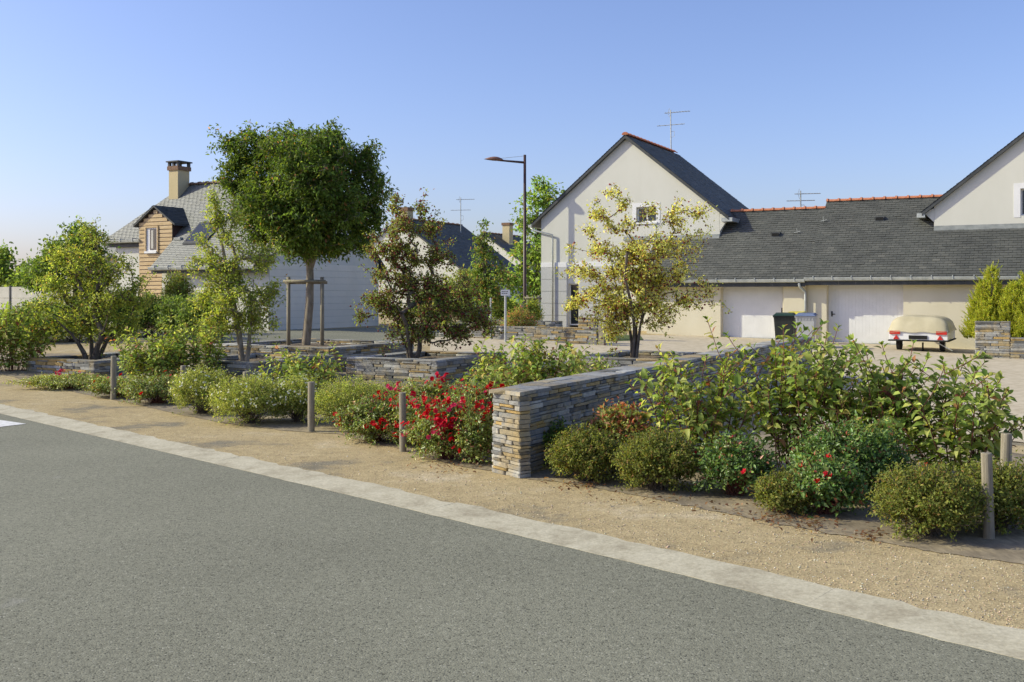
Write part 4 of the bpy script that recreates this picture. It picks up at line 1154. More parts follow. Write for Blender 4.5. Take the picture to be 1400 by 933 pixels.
for s_ in (-1, 1):
    MB().box(s_ * .66 - .15, s_ * .66 + .15, -.045, -.002, .535, .635).build('tail_light', M['redlens'], t)
    MB().prism_y([(s_ * .62 - .085, .38), (s_ * .62 + .085, .38), (s_ * .62, .515)], -.025, -.002).build('reflector', M['redlens'], t)
    w_ = MB().lathe([(.0, -.07), (.21, -.07), (.235, -.05), (.235, .05), (.21, .07), (0, .07)], 20, (s_ * .62, .62, .235), 'x').build('wheel', M['rubber'], t)
    MB().lathe([(.0, -.012), (.12, -.012), (.12, .012), (0, .012)], 14, (s_ * .62 + s_ * .07, .62, .235), 'x').build('rim', M['zinc'], w_)
MB().box(-.26, .26, -.03, -.002, .39, .50).build('number_plate', M['dark'], t)
MB().tube([(.1, .3, .28), (.1, .3, .02)], .025, 8).tube([(.1, .3, .02), (.1, .3, 0)], .06, 8).build('prop_stand', M['dark'], t)
MB().tube([(.55, .1, .28), (.95, .1, .06)], .016, 6).build('corner_steady', M['zinc'], t)
MB().tube([(0, Lb, .3), (0, Lb + 1.1, .32)], .035, 8).build('drawbar', M['dark'], t)

# fence on the far left
fp = at(-30, 34); 
t = thing('panel_fence', 'pale grey panel fence with dark posts at the far left', 'fence', (fp[0], fp[1], float(gh(*fp))), -TH)
zt = zat(392.5, 34) - float(gh(*fp))
for i in range(5):
    x0 = -3.5 + i * 1.75
    for j in range(4):
        hh = zt / 4
        MB().box(x0 + .04, x0 + 1.71, -.02, .02, j * hh + .006, (j + 1) * hh - .006).build('fence_board', M['fence'], t)
    MB().box(x0 - .04, x0 + .035, -.04, .04, 0, zt + .03).build('post', M['darkmetal'], t)

# ------------------------------------------------------------------ vegetation
def unit(a):
    return a / (np.linalg.norm(a, axis=-1, keepdims=True) + 1e-9)

KITE_V = np.array([(0, 0, 0), (.42, .5, .13), (.42, -.5, .13), (1, 0, -.12)])
KITE_F = np.array([(0, 2, 3), (0, 3, 1)])
OVAL_V = np.array([(0, 0, 0), (.34, 0, .0), (.7, 0, -.05), (1.0, 0, -.2), (.26, .40, .10), (.62, .38, .05), (.26, -.40, .10), (.62, -.38, .05)])
OVAL_F = np.array([(0, 1, 4), (4, 1, 5), (1, 2, 5), (2, 3, 5), (0, 6, 1), (6, 7, 1), (1, 7, 2), (2, 7, 3)])
TRI_V = np.array([(0, .5, 0), (0, -.5, 0), (1, 0, 0)]); TRI_F = np.array([(0, 1, 2)])

def leaf_arrays(P, A, N, Ln, Wd, tv, tf):
    A = unit(A); S = unit(np.cross(N, A)); Up = np.cross(A, S)
    k = len(tv)
    v = (P[:, None] + tv[None, :, 0:1] * (A * Ln[:, None])[:, None] + tv[None, :, 1:2] * (S * Wd[:, None])[:, None] + tv[None, :, 2:3] * (Up * Ln[:, None])[:, None])
    f = tf[None] + (np.arange(len(P)) * k)[:, None, None]
    return v.reshape(-1, 3), f.reshape(-1, tf.shape[1])

LG = 2.5
def pick(rg, palette, n, jit=.18):
    cols = np.array([p[1] for p in palette]); wts = np.array([p[0] for p in palette], float); wts /= wts.sum()
    c = cols[rg.choice(len(cols), n, p=wts)]
    return np.clip(LG * c * np.exp(rg.normal(0, jit, (n, 1))) * np.exp(rg.normal(0, .06, (n, 3))), 0.004, .8)

def leaves(name, parent, rg, P, A, N, Ln, Wd, palette, mat, tpl='kite', cols=None):
    tv, tf = {'kite': (KITE_V, KITE_F), 'oval': (OVAL_V, OVAL_F), 'tri': (TRI_V, TRI_F)}[tpl]
    v, f = leaf_arrays(P, A, N, Ln, Wd, tv, tf)
    c = pick(rg, palette, len(P)) if cols is None else cols
    c = np.repeat(np.c_[c, np.ones(len(c))], len(tv), axis=0)
    o = fast_mesh(name, v, f, mat, [('Col', c, 'FLOAT_COLOR')], parent=parent)
    return tag(o, kind='stuff')

def skeleton(trunks, tips, rg, up=.35, zpen=1.2, jit=.03):
    """grow branches from trunk polylines to every tip; returns node positions, parents, tip node indices"""
    pos = []; par = []
    for tr in trunks:
        for i, p in enumerate(tr):
            pos.append(np.array(p, float)); par.append(-1 if i == 0 else len(pos) - 2)
    attach_ok = [False] * 0
    order = np.argsort(np.linalg.norm(tips - np.mean([t[-1] for t in trunks], axis=0), axis=1))
    Pn = np.zeros((len(tips) * 4 + len(pos) + 8, 3)); Pn[:len(pos)] = pos; n = len(pos)
    out = []
    minz = min(t[0][2] for t in trunks)
    for i in order:
        tp = tips[i]
        d = tp - Pn[:n]
        dist = np.linalg.norm(d, axis=1)
        cost = dist + zpen * np.clip(-d[:, 2], 0, None) + .25 * np.abs(d[:, 2]) * 0
        j = int(np.argmin(cost))
        a = Pn[j]
        L = dist[j]
        m = 1 if L < .15 else (2 if L < .5 else 3)
        last = j
        for q in range(1, m + 1):
            t_ = q / m
            p = a * (1 - t_) + tp * t_ + np.array([0, 0, -up * L * .5 * t_ * (1 - t_)]) + (rg.normal(0, jit * L, 3) if q < m else 0)
            Pn[n] = p; par.append(last); last = n; n += 1
        out.append(last)
    return Pn[:n], np.array(par), np.array(out)

def branch_mesh(name, parent, pos, par, tips, r_tip, expo, mat, r_cap, sides=5, floor=None):
    cnt = np.zeros(len(pos)); cnt[tips] += 1
    for i in range(len(pos) - 1, -1, -1):
        if par[i] >= 0: cnt[par[i]] += cnt[i]
    rad = np.minimum(r_tip * np.maximum(cnt, 1) ** expo, r_cap)
    if floor is not None: rad[:len(floor)] = np.maximum(rad[:len(floor)], floor)
    ch = np.where(par >= 0)[0]
    a, b_ = pos[par[ch]], pos[ch]
    d = unit(b_ - a)
    ref = np.where(np.abs(d[:, 2:3]) < .9, np.array([[0, 0, 1.]]), np.array([[1., 0, 0]]))
    s1 = unit(np.cross(d, ref)); s2 = np.cross(d, s1)
    ang = np.arange(sides) * 2 * math.pi / sides
    ring = (s1[:, None] * np.cos(ang)[None, :, None] + s2[:, None] * np.sin(ang)[None, :, None])
    ra = np.minimum(rad[par[ch]], rad[ch] * 1.5)
    va = a[:, None] + ring * ra[:, None, None]; vb = b_[:, None] + ring * rad[ch][:, None, None]
    v = np.concatenate([va, vb], 1).reshape(-1, 3)
    base = (np.arange(len(ch)) * 2 * sides)[:, None, None]
    k = np.arange(sides)
    f = np.stack([k, (k + 1) % sides, (k + 1) % sides + sides, k + sides], 1)[None] + base
    return fast_mesh(name, v, f.reshape(-1, 4), mat, parent=parent, smooth_=True)

def sample_lobes(rg, lobes, n, shell=.5):
    vol = np.array([l_[3] * l_[4] * l_[5] for l_ in lobes]) ** (2 / 3.); vol /= vol.sum()
    ids = rg.choice(len(lobes), n, p=vol)
    d = unit(rg.normal(size=(n, 3))); r = rg.random(n) ** shell
    L = np.array(lobes)[ids]
    return L[:, :3] + d * r[:, None] * L[:, 3:6]

def px_lobes(pl, base, zb, D, depth_f=.85, rg=None):
    """photo ellipses (px, py, rx, ry[, dn]) -> ellipsoids local to base"""
    k = F / D; out = []
    for q in pl:
        x = (q[0] - 700) / k - base[0]; z = HC + (HY - q[1]) / k - zb
        dn = q[4] if len(q) > 4 else (rg.uniform(-.5, .5) * q[2] / k if rg is not None else 0)
        out.append((x, dn, z, q[2] / k, max(q[2], q[3]) / k * depth_f, q[3] / k))
    return out

def twig_leaves(rg, pos, par, tips, per, spread, Ln, ratio, droop=.35, along=.9):
    tp = pos[tips]; pa = pos[par[tips]]
    d = tp - pa; ln = np.linalg.norm(d, axis=1, keepdims=True); d = unit(d)
    T = np.repeat(tp, per, 0); Dd = np.repeat(d, per, 0); LL = np.repeat(np.minimum(ln, .35), per, 0)
    n = len(T)
    P = T - Dd * LL * (rg.random((n, 1)) * along) + rg.normal(0, spread, (n, 3))
    rnd = unit(rg.normal(size=(n, 3)))
    A = unit(Dd * .45 + rnd * .9 + np.array([0, 0, -droop]))
    N = unit(rg.normal(size=(n, 3)) * .5 + np.array([-.55, -.22, .85]))
    l_ = Ln * np.exp(rg.normal(0, .22, n))
    return P, A, N, l_, l_ * ratio

def tree(name, label, cat, base, zb, D, pl, trunks, n_tips, per, leaf, palette, seed, spread=.06, ratio=.5, r_tip=.004, expo=.42, cap=.09, bark='bark', fruit=None, group=None,
         shell=.5, tpl='kite', lmat='leaf', zpen=1.2, droop=.35, extra_tips=None, depth_f=.85, ragged=.28):
    rg = np.random.default_rng(seed)
    t = thing(name, label, cat, (base[0], base[1], zb), 0, group)
    lobes = px_lobes(pl, base, zb, D, depth_f, rg)
    tips = sample_lobes(rg, lobes, n_tips, shell)
    if ragged:
        p_ = rg.uniform(0, 6.28, 6); sc_ = 4.2 / max(1.0, (max(l_[2] for l_ in lobes) / 4))
        g_ = np.sin(sc_ * tips[:, 0] + p_[0]) * np.sin(sc_ * tips[:, 1] + p_[1]) * np.sin(sc_ * 1.2 * tips[:, 2] + p_[2]) + .6 * np.sin(sc_ * 2.1 * tips[:, 0] + p_[3]) * np.sin(sc_ * 2.3 * tips[:, 2] + p_[4])
        tips = tips[g_ > -ragged]
        cen = np.mean([l_[:3] for l_ in lobes], axis=0)
        far = rg.random(len(tips)) < .07
        tips[far] += unit(tips[far] - cen + np.array([0, 0, .3])) * rg.uniform(.08, .34, (far.sum(), 1)) * sc_ / 4.2
    # thin out in patches so gaps remain
    if extra_tips is not None: tips = np.concatenate([tips, extra_tips])
    pos, par, tn = skeleton(trunks, tips, rg, zpen=zpen)
    fl = np.concatenate([np.linspace(cap if i == 0 or len(trunks[0]) == 6 else cap * .38, cap * (.72 if i == 0 and len(trunks[0]) == 5 else .15), len(tr)) for i, tr in enumerate(trunks)])
    branch_mesh('trunk', t, pos, par, tn, r_tip, expo, M[bark], cap, 8 if cap > .09 else 6, fl)
    cl = np.exp(rg.normal(0, .25, len(tn)))       # lighter and darker sprays
    P, A, N, l_, w_ = twig_leaves(rg, pos, par, tn, per, spread, leaf, ratio, droop)
    c = pick(rg, palette, len(P)) * np.clip(np.repeat(cl, per), .6, 1.5)[:, None]
    leaves('crown', t, rg, P, A, N, l_, w_, palette, M[lmat], tpl, c)
    if fruit:
        nf, rad, fcols = fruit
        ids = rg.choice(len(P), nf, replace=False)
        fp_ = P[ids] + rg.normal(0, .03, (nf, 3)) - np.array([0, 0, .02])
        octa = np.array([(1, 0, 0), (-1, 0, 0), (0, 1, 0), (0, -1, 0), (0, 0, 1), (0, 0, -1.)])
        ft = np.array([(0, 2, 4), (2, 1, 4), (1, 3, 4), (3, 0, 4), (2, 0, 5), (1, 2, 5), (3, 1, 5), (0, 3, 5)])
        rr = rad * np.exp(rg.normal(0, .2, nf))
        v = (fp_[:, None] + octa[None] * rr[:, None, None]).reshape(-1, 3)
        f = (ft[None] + (np.arange(nf) * 6)[:, None, None]).reshape(-1, 3)
        cc = np.repeat(np.c_[pick(rg, fcols, nf), np.ones(nf)], 6, 0)
        tag(fast_mesh('fruit', v, f, M['leaf_gloss'], [('Col', cc, 'FLOAT_COLOR')], parent=t, smooth_=True), kind='stuff')
    return t

YG = [(5, (.165, .185, .038)), (4, (.125, .155, .032)), (3, (.205, .215, .05)), (2, (.085, .115, .025)), (.35, (.19, .12, .045))]
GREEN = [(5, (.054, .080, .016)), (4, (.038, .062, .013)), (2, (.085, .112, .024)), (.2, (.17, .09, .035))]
REDDISH = [(5, (.10, .125, .03)), (3, (.13, .15, .038)), (1.5, (.12, .085, .035)), (1, (.10, .05, .03)), (1.5, (.17, .185, .05))]
YELLOW = [(5, (.32, .30, .085)), (4, (.265, .26, .07)), (1.5, (.37, .335, .12)), (1.5, (.17, .19, .05)), (.8, (.22, .12, .06))]
REDF = [(3, (.115, .026, .022)), (2, (.085, .028, .022)), (1, (.15, .055, .03))]

def stems(rg, n, spread, h, lean=.25):
    out = []
    for i in range(n):
        a = 2 * math.pi * (i + rg.random() * .6) / n
        bx, by = math.cos(a) * spread * .25, math.sin(a) * spread * .25
        pts = []
        for k in range(6):
            f_ = k / 5
            pts.append((bx + math.cos(a) * spread * f_ * (.5 + f_) + rg.normal(0, .02), by + math.sin(a) * spread * f_ * (.5 + f_) + rg.normal(0, .02), -.05 + h * f_))
        out.append(pts)
    return out
rr = np.random.default_rng(3)
# tree 1
b1_ = at(127, 20.8)
tree('crabapple_tree', 'spreading yellow-green tree in the low planter near the panel fence', 'tree', b1_, PZ[1], 20.8,
     [(108, 318, 22, 16), (135, 325, 18, 14), (80, 352, 30, 16), (118, 358, 40, 24), (160, 365, 28, 20), (72, 392, 30, 20), (110, 402, 40, 26), (150, 405, 40, 28), (186, 400, 16, 28), (62, 428, 20, 16), (100, 440, 40, 22), (142, 445, 42, 22), (178, 440, 22, 20)],
     stems(rr, 4, .45, 1.0), 1700, 12, .056, YG, 101, .06, .58, .004, .43, .06)
# tree 2
b2_ = at(333, 19.3)
tree('maple_tree', 'slim upright tree turning yellow, beside the staked green tree', 'tree', b2_, PZ[2], 19.3,
     [(291, 272, 7, 14), (296, 297, 16, 18), (292, 330, 26, 20), (318, 330, 20, 20), (280, 365, 26, 20), (318, 370, 38, 24), (355, 352, 22, 22), (362, 385, 20, 20), (288, 405, 36, 22), (330, 412, 42, 24), (372, 405, 14, 16), (300, 440, 36, 16), (350, 440, 30, 20), (322, 300, 8, 16)],
     [[(-.03, 0, -.05), (-.05, 0, .25), (-.1, .02, .6), (-.2, .04, 1.1), (-.32, .05, 1.7), (-.45, .05, 2.4)], [(.05, 0, -.05), (.1, 0, .25), (.12, .02, .6), (.14, .02, 1.0), (.2, 0, 1.6)]],
     1650, 12, .054, YG, 102, .055, .55, .004, .42, .055, 'bark_pale')
# tree 3: dense umbrella
k3 = F / 23.1
tz = PZ[3]
shoots = []
for (px, py) in ((297, 178), (303, 186), (292, 203), (299, 240), (533, 250), (536, 262), (528, 270), (402, 168), (345, 176), (300, 222), (525, 285)):
    shoots.append(((px - 700) / k3 - TB3[0], rr.uniform(-.4, .4), HC + (HY - py) / k3 - tz))
tree('shade_tree', 'dense dark green flat-topped tree held by a timber frame', 'tree', TB3, tz, 23.1,
     [(338, 212, 32, 30), (385, 203, 42, 26), (436, 208, 44, 26), (480, 222, 34, 30), (335, 258, 32, 34), (382, 252, 46, 38), (436, 256, 50, 40), (488, 262, 34, 42), (352, 300, 34, 26), (400, 306, 48, 32), (452, 306, 48, 36), (492, 300, 28, 34), (430, 336, 60, 16), (360, 325, 24, 14), (472, 335, 36, 14), (395, 180, 10, 8), (348, 185, 20, 12), (455, 188, 20, 12), (420, 305, 46, 34, -1.1), (432, 252, 52, 36, -1.25), (378, 285, 40, 34, -1.0), (472, 285, 40, 36, -1.0), (430, 215, 60, 26, -.9), (425, 335, 40, 14, -.7), (500, 214, 22, 20), (514, 256, 14, 28), (319, 200, 13, 16), (316, 240, 14, 26), (510, 300, 16, 24)],
     [[(-.06, 0, -.1), (-.02, 0, .3), (.04, 0, 1.0), (.05, 0, 1.7), (.02, 0, 2.05)]] + [[(.04, 0, 1.8), (math.cos(a) * .35, math.sin(a) * .35, 2.5), (math.cos(a) * .8, math.sin(a) * .8, 3.0), (math.cos(a) * 1.1, math.sin(a) * 1.1, 3.7)] for a in (.3, 1.5, 2.6, 3.7, 4.8, 5.7)],
     2600, 22, .095, GREEN, 103, .075, .42, .0045, .40, .11, 'bark_pale', shell=.42, zpen=.8, droop=.6, extra_tips=np.array(shoots), depth_f=.95, ragged=.75)
# tree 4
b4_ = at(566, 19.7)
tree('crabapple_tree', 'bushy multi-stemmed tree full of dark red fruit behind the roses', 'tree', b4_, PZ[4], 19.7,
     [(543, 282, 14, 16), (576, 285, 12, 12), (552, 312, 28, 18), (590, 312, 18, 16), (524, 340, 24, 16), (560, 346, 34, 22), (598, 350, 26, 22), (515, 375, 20, 12), (545, 385, 34, 24), (590, 392, 36, 28), (632, 398, 26, 22), (518, 412, 26, 16), (488, 432, 16, 10), (550, 425, 36, 22), (600, 432, 36, 26), (648, 428, 24, 26), (668, 440, 12, 22), (560, 456, 34, 14), (620, 456, 38, 20)],
     stems(rr, 5, .35, 1.2), 2000, 12, .056, REDDISH, 104, .05, .55, .0035, .42, .04, fruit=(3000, .020, REDF))
# tree 5
b5_ = at(868, 19.9)
tree('crabapple_tree', 'airy yellow-leaved tree with red fruit in front of the gabled house', 'tree', b5_, PZ[5], 19.9,
     [(838, 264, 12, 7), (852, 278, 10, 10), (820, 292, 16, 8), (848, 308, 26, 12), (812, 318, 14, 10), (890, 292, 14, 18), (921, 278, 10, 14), (930, 300, 24, 16), (952, 290, 18, 8), (958, 320, 18, 9), (785, 342, 14, 7), (822, 342, 26, 14), (862, 345, 32, 20), (905, 338, 34, 22), (940, 342, 22, 12), (800, 368, 24, 14), (840, 378, 34, 22), (885, 382, 40, 28), (925, 375, 26, 18), (955, 385, 14, 10), (785, 415, 14, 10), (812, 405, 28, 18), (850, 418, 36, 22), (895, 420, 36, 18), (935, 410, 24, 14), (962, 402, 16, 10), (975, 415, 8, 7), (795, 433, 18, 7), (845, 447, 24, 10), (870, 400, 46, 34), (840, 430, 34, 24), (905, 440, 22, 10), (838, 462, 12, 10), (868, 360, 40, 26)],
     [[(-.02 + .05 * math.cos(a), .05 * math.sin(a), -.05), (.07 * math.cos(a), .07 * math.sin(a), .3), (.12 * math.cos(a + .2), .12 * math.sin(a), .65), (.26 * math.cos(a), .26 * math.sin(a), 1.1), (.42 * math.cos(a - .2), .4 * math.sin(a), 1.6), (.5 * math.cos(a), .45 * math.sin(a), 2.1)] for a in (.1, 1.0, 2.3, 3.2, 4.3, 5.4)],
     2600, 9, .060, YELLOW, 105, .05, .52, .003, .35, .032, fruit=(2000, .019, [(3, (.14, .026, .022)), (2, (.10, .025, .022))]), shell=.55)
# background trees
bb = at(735, 47)
tree('maple_tree', 'tall green tree rising behind the lamp post', 'tree', bb, float(gh(*bb)), 47,
     [(738, 252, 10, 12), (730, 278, 22, 16), (752, 270, 12, 16), (722, 308, 24, 20), (748, 310, 18, 24), (738, 345, 30, 22), (712, 352, 18, 18), (705, 378, 22, 18), (735, 385, 30, 20), (755, 390, 16, 18), (725, 405, 24, 12)],
     [[(0, 0, 0), (0, 0, 1.2), (0, 0, 2.4), (0, 0, 3.6), (.05, 0, 4.6)]], 520, 14, .17, [(4, (.10, .15, .03)), (3, (.14, .19, .04)), (2, (.075, .115, .025)), (.4, (.2, .15, .05))], 106, .16, .6, .009, .42, .1, zpen=.7)
bb = at(663, 33)
tree('young_tree', 'small conical green tree in front of the far white house', 'tree', bb, float(gh(*bb)), 33,
     [(662, 308, 4, 8), (658, 325, 9, 9), (662, 345, 15, 14), (655, 368, 16, 14), (678, 366, 16, 14), (662, 388, 24, 14), (686, 386, 12, 10), (648, 402, 14, 10), (672, 408, 24, 12), (640, 390, 8, 10)],
     [[(0, 0, 0), (0, 0, .5), (0, 0, 1.4), (-.02, 0, 2.4), (-.02, 0, 3.4)]], 330, 14, .10, [(4, (.08, .115, .025)), (3, (.06, .09, .02)), (2, (.12, .14, .03)), (.8, (.2, .11, .045))], 107, .1, .55, .006, .42, .05, zpen=.5)
bb = at(104, 31)
tree('oak_tree', 'dark green rounded tree behind the spreading yellow-green tree', 'tree', bb, float(gh(*bb)), 31,
     [(105, 318, 24, 14), (80, 338, 24, 16), (128, 335, 20, 16), (104, 345, 36, 20), (60, 358, 18, 14), (92, 372, 40, 20), (140, 350, 10, 14), (50, 385, 24, 16), (120, 385, 30, 18)],
     [[(0, 0, 0), (0, 0, .6), (0, 0, 1.2), (0, 0, 1.9)]], 480, 16, .12, [(4, (.055, .085, .018)), (3, (.075, .11, .025)), (1, (.11, .14, .035))], 108, .12, .6, .008, .42, .09, zpen=.7)
for i, (px, D, pls, lab) in enumerate((
    (8, 44, [(3, 352, 12, 14), (14, 366, 22, 14), (-20, 365, 25, 20), (36, 372, 18, 12), (10, 385, 40, 14)], 'rounded green tree above the panel fence'),
    (-60, 46, [(-60, 345, 30, 25), (-40, 375, 40, 25), (-90, 370, 40, 30)], 'green tree at the far end of the panel fence'),
    (48, 42, [(46, 372, 18, 12), (56, 385, 26, 14), (36, 390, 20, 12)], 'light green bushy tree between the fence and the dark round tree'))):
    bb = at(px, D)
    tree('hedgerow_tree', lab, 'tree', bb, float(gh(*bb)), D, pls, [[(0, 0, 0), (0, 0, .5), (0, 0, 1.2)]], 300, 15, .17, [(4, (.085, .12, .028)), (3, (.11, .145, .035)), (1, (.06, .09, .02))], 120 + i, .16, .6, .009, .42, .09, zpen=.6, group='trees behind the panel fence')

# rounded dense bushes
def bush(name, label, cat, base, w_, d_, h, n_stem, per, leaf, ratio, palette, seed, lmat='leaf', group=None, tpl='kite', spread=.02, flowers=None, zb=None, droop=.0, shell=.25, stem_mat='bark', rough=.10, thin=0.0, lift=.0):
    rg = np.random.default_rng(seed)
    z = float(gh(*base)) if zb is None else zb
    t = thing(name, label, cat, (base[0], base[1], z), 0, group)
    # uneven dome
    ph = rg.uniform(0, 6.28, 6); fr = rg.integers(2, 6, 6)
    dirs = unit(rg.normal(size=(n_stem, 3))); dirs[:, 2] = np.abs(dirs[:, 2]) * .98 - np.where(rg.random(n_stem) < .35, rg.uniform(0, .75, n_stem), 0)
    lowr = dirs[:, 2] < 0; hyp = np.hypot(dirs[:, 0], dirs[:, 1]) + 1e-6
    dirs[lowr, :2] *= (np.clip(.96 + .12 * dirs[lowr, 2], .85, 1) / hyp[lowr])[:, None]
    az = np.arctan2(dirs[:, 1], dirs[:, 0])
    wob = 1 + sum(rough * .5 * np.sin(fr[i] * az + ph[i] + 3 * dirs[:, 2] * (i - 2)) for i in range(6)) * .6 + rg.normal(0, rough * .6, n_stem)
    r = (1 - (1 - rg.random(n_stem) ** shell) * .55)
    tips = dirs * r[:, None] * wob[:, None] * np.array([w_ / 2, d_ / 2, h * .60]) + np.array([0, 0, h * .42])
    tips[:, 2] = np.maximum(tips[:, 2], .025 + lift)
    base0 = np.c_[rg.normal(0, w_ * .05, n_stem), rg.normal(0, d_ * .05, n_stem), np.zeros(n_stem)]
    midp = base0 * .5 + tips * .5 + np.array([0, 0, .08 * h])
    q = .32
    pos = np.concatenate([base0, midp, tips]); par = np.concatenate([np.full(n_stem, -1), np.arange(n_stem), np.arange(n_stem) + n_stem])
    keep = rg.choice(n_stem, min(n_stem, 130), replace=False)
    pk = np.concatenate([base0[keep], midp[keep], tips[keep]]); m_ = len(keep)
    st_ = branch_mesh('stem', t, pk, np.concatenate([np.full(m_, -1), np.arange(m_), np.arange(m_) + m_]), np.arange(m_) + 2 * m_, .0028, .4, M[stem_mat], .02, 4); tag(st_, kind='stuff')
    tn = np.arange(n_stem) + 2 * n_stem
    P, A, N, l_, w2 = twig_leaves(rg, pos, par, tn, per, spread, leaf, ratio, droop, .8)
    out = unit(P - np.array([0, 0, h * .3]))
    N = unit(N + out * .6)
    cl = np.clip(np.repeat(np.exp(rg.normal(0, .2, n_stem)), per), .6, 1.5)
    c = pick(rg, palette, len(P)) * cl[:, None]
    ok = P[:, 2] > .008
    leaves('foliage', t, rg, P[ok], A[ok], N[ok], l_[ok], w2[ok], palette, M[lmat], tpl, c[ok])
    if flowers:
        nf, fl, fc = flowers
        top = np.where((tips[:, 2] > h * .35) & (r > .8))[0]
        ids = rg.choice(top, min(nf, len(top)), replace=False)
        FP = np.repeat(tips[ids], 5, 0); o_ = np.repeat(unit(tips[ids] - np.array([0, 0, h * .3])), 5, 0)
        ax = unit(np.cross(o_, rg.normal(size=FP.shape))) + o_ * .3
        leaves('flower_heads', t, rg, FP + o_ * .02, ax, o_, np.full(len(FP), fl) * np.exp(rg.normal(0, .2, len(FP))), np.full(len(FP), fl * .9), fc, M['leaf'], 'kite')
    return t, tips, r

POT = [(5, (.135, .155, .038)), (4, (.105, .125, .032)), (3, (.17, .18, .055)), (1, (.20, .19, .07))]
PFL = (150, .017, [(3, (.72, .62, .52)), (2, (.62, .46, .38))])
bush('potentilla_bush', 'rounded white-flowering bush next to the low rose cover', 'bush', at(277, 13.75), 0.98, 0.94, 0.66, 930, 17, .026, .42, POT, 201, spread=.018, flowers=PFL, group='white flowering bushes along the verge')
bush('potentilla_bush', 'wide white-flowering bush whose foliage spills onto the gravel verge', 'bush', at(344, 12.75), 1.15, 1.06, 0.64, 1140, 17, .026, .42, POT, 202, spread=.018, flowers=PFL, group='white flowering bushes along the verge')
bush('potentilla_bush', 'small white-flowering bush just left of the timber post', 'bush', at(408, 12.85), 0.76, 0.81, 0.61, 780, 17, .026, .42, POT, 203, spread=.018, flowers=PFL, group='white flowering bushes along the verge')
bush('potentilla_bush', 'yellow-green bush between the timber post and the red roses', 'bush', at(478, 12.3), 1.00, 1.00, 0.64, 960, 17, .026, .42, POT, 204, spread=.018, group='white flowering bushes along the verge')
bush('potentilla_bush', 'yellow-green bush under the dogwood, behind the red roses', 'bush', at(520, 13.0), 1.10, .9, 0.52, 840, 17, .026, .42, POT, 205, spread=.018, group='white flowering bushes along the verge')
SPI = [(5, (.072, .084, .018)), (4, (.096, .10, .022)), (3, (.048, .062, .014)), (1, (.115, .07, .024)), (.8, (.135, .13, .034))]
bush('spirea_bush', 'round olive-green bush by the shaded side of the stone wall', 'bush', at(800, 8.85), 0.73, 0.72, 0.49, 1140, 18, .023, .5, SPI, 211, spread=.014, group='round olive bushes in the right bed')
bush('spirea_bush', 'round olive-green bush between its twin and the tall dogwoods', 'bush', at(900, 8.45), 0.81, 0.75, 0.52, 1200, 18, .023, .5, SPI, 212, spread=.014, group='round olive bushes in the right bed')
bush('spirea_bush', 'broad yellow-olive bush spreading in front of the sunlit post', 'bush', at(1268, 6.85), 0.76, 0.78, 0.50, 1200, 19, .022, .5, SPI, 213, spread=.014, group='round olive bushes in the right bed')
bush('spirea_bush', 'olive bush with reddish tips around the sunlit post', 'bush', at(1365, 7.05), 0.76, 0.72, 0.49, 1140, 19, .022, .5, SPI, 214, spread=.014, group='round olive bushes in the right bed')
bush('spirea_bush', 'low yellowish bush between the dark rose bushes and dry leaves', 'bush', at(1075, 7.55), 0.49, 0.45, 0.31, 630, 17, .022, .5, SPI, 215, spread=.013, group='round olive bushes in the right bed')
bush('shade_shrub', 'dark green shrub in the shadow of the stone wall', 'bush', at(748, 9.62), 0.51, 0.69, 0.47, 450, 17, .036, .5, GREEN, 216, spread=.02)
bush('barberry_bush', 'shrub with reddish leaves between the two round olive bushes', 'bush', at(845, 9.5), 0.67, 0.62, 0.61, 390, 15, .05, .5, [(3, (.13, .14, .04)), (2, (.20, .07, .04)), (2, (.10, .12, .03)), (1, (.22, .10, .05))], 217, spread=.03)

# roses
def petal_cluster(n_fl, seed, sp_):
    rg = np.random.default_rng(seed)
    V_, F_ = [], []; nv = 0
    for i in range(n_fl):
        c = rg.normal(0, sp_, 3) * np.array([1, 1, .55]); o_ = unit(rg.normal(0, .5, 3) + np.array([-.2, -.5, .9]))
        for ring, (np_, rad, tilt) in enumerate(((6, .021, .45), (4, .014, 1.0))):
            for k in range(np_):
                a = 2 * math.pi * (k + .5 * ring) / np_
                e1 = unit(np.cross(o_, [.3, .9, .1])); e2 = np.cross(o_, e1)
                rd = e1 * math.cos(a) + e2 * math.sin(a); tg = np.cross(o_, rd)
                q = [c, c + rd * rad * .6 + tg * rad * .55 + o_ * rad * .3 * tilt, c + rd * rad * 1.05 + o_ * rad * .75 * tilt, c + rd * rad * .6 - tg * rad * .55 + o_ * rad * .3 * tilt]
                V_ += q; F_.append((nv, nv + 1, nv + 2, nv + 3)); nv += 4
    me = bpy.data.meshes.new('flower_cluster'); me.from_pydata([tuple(v) for v in V_], [], F_); me.materials.append(M['petal']); me.update()
    return me
CLUST = [petal_cluster(1, 1, .0), petal_cluster(2, 2, .022), petal_cluster(4, 3, .03), petal_cluster(7, 4, .042), petal_cluster(11, 5, .055)]
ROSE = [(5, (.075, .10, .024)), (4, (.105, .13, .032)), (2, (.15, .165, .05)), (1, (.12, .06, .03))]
ROSE_D = [(5, (.042, .075, .018)), (4, (.06, .095, .022)), (1.5, (.10, .13, .035)), (.5, (.14, .05, .03))]
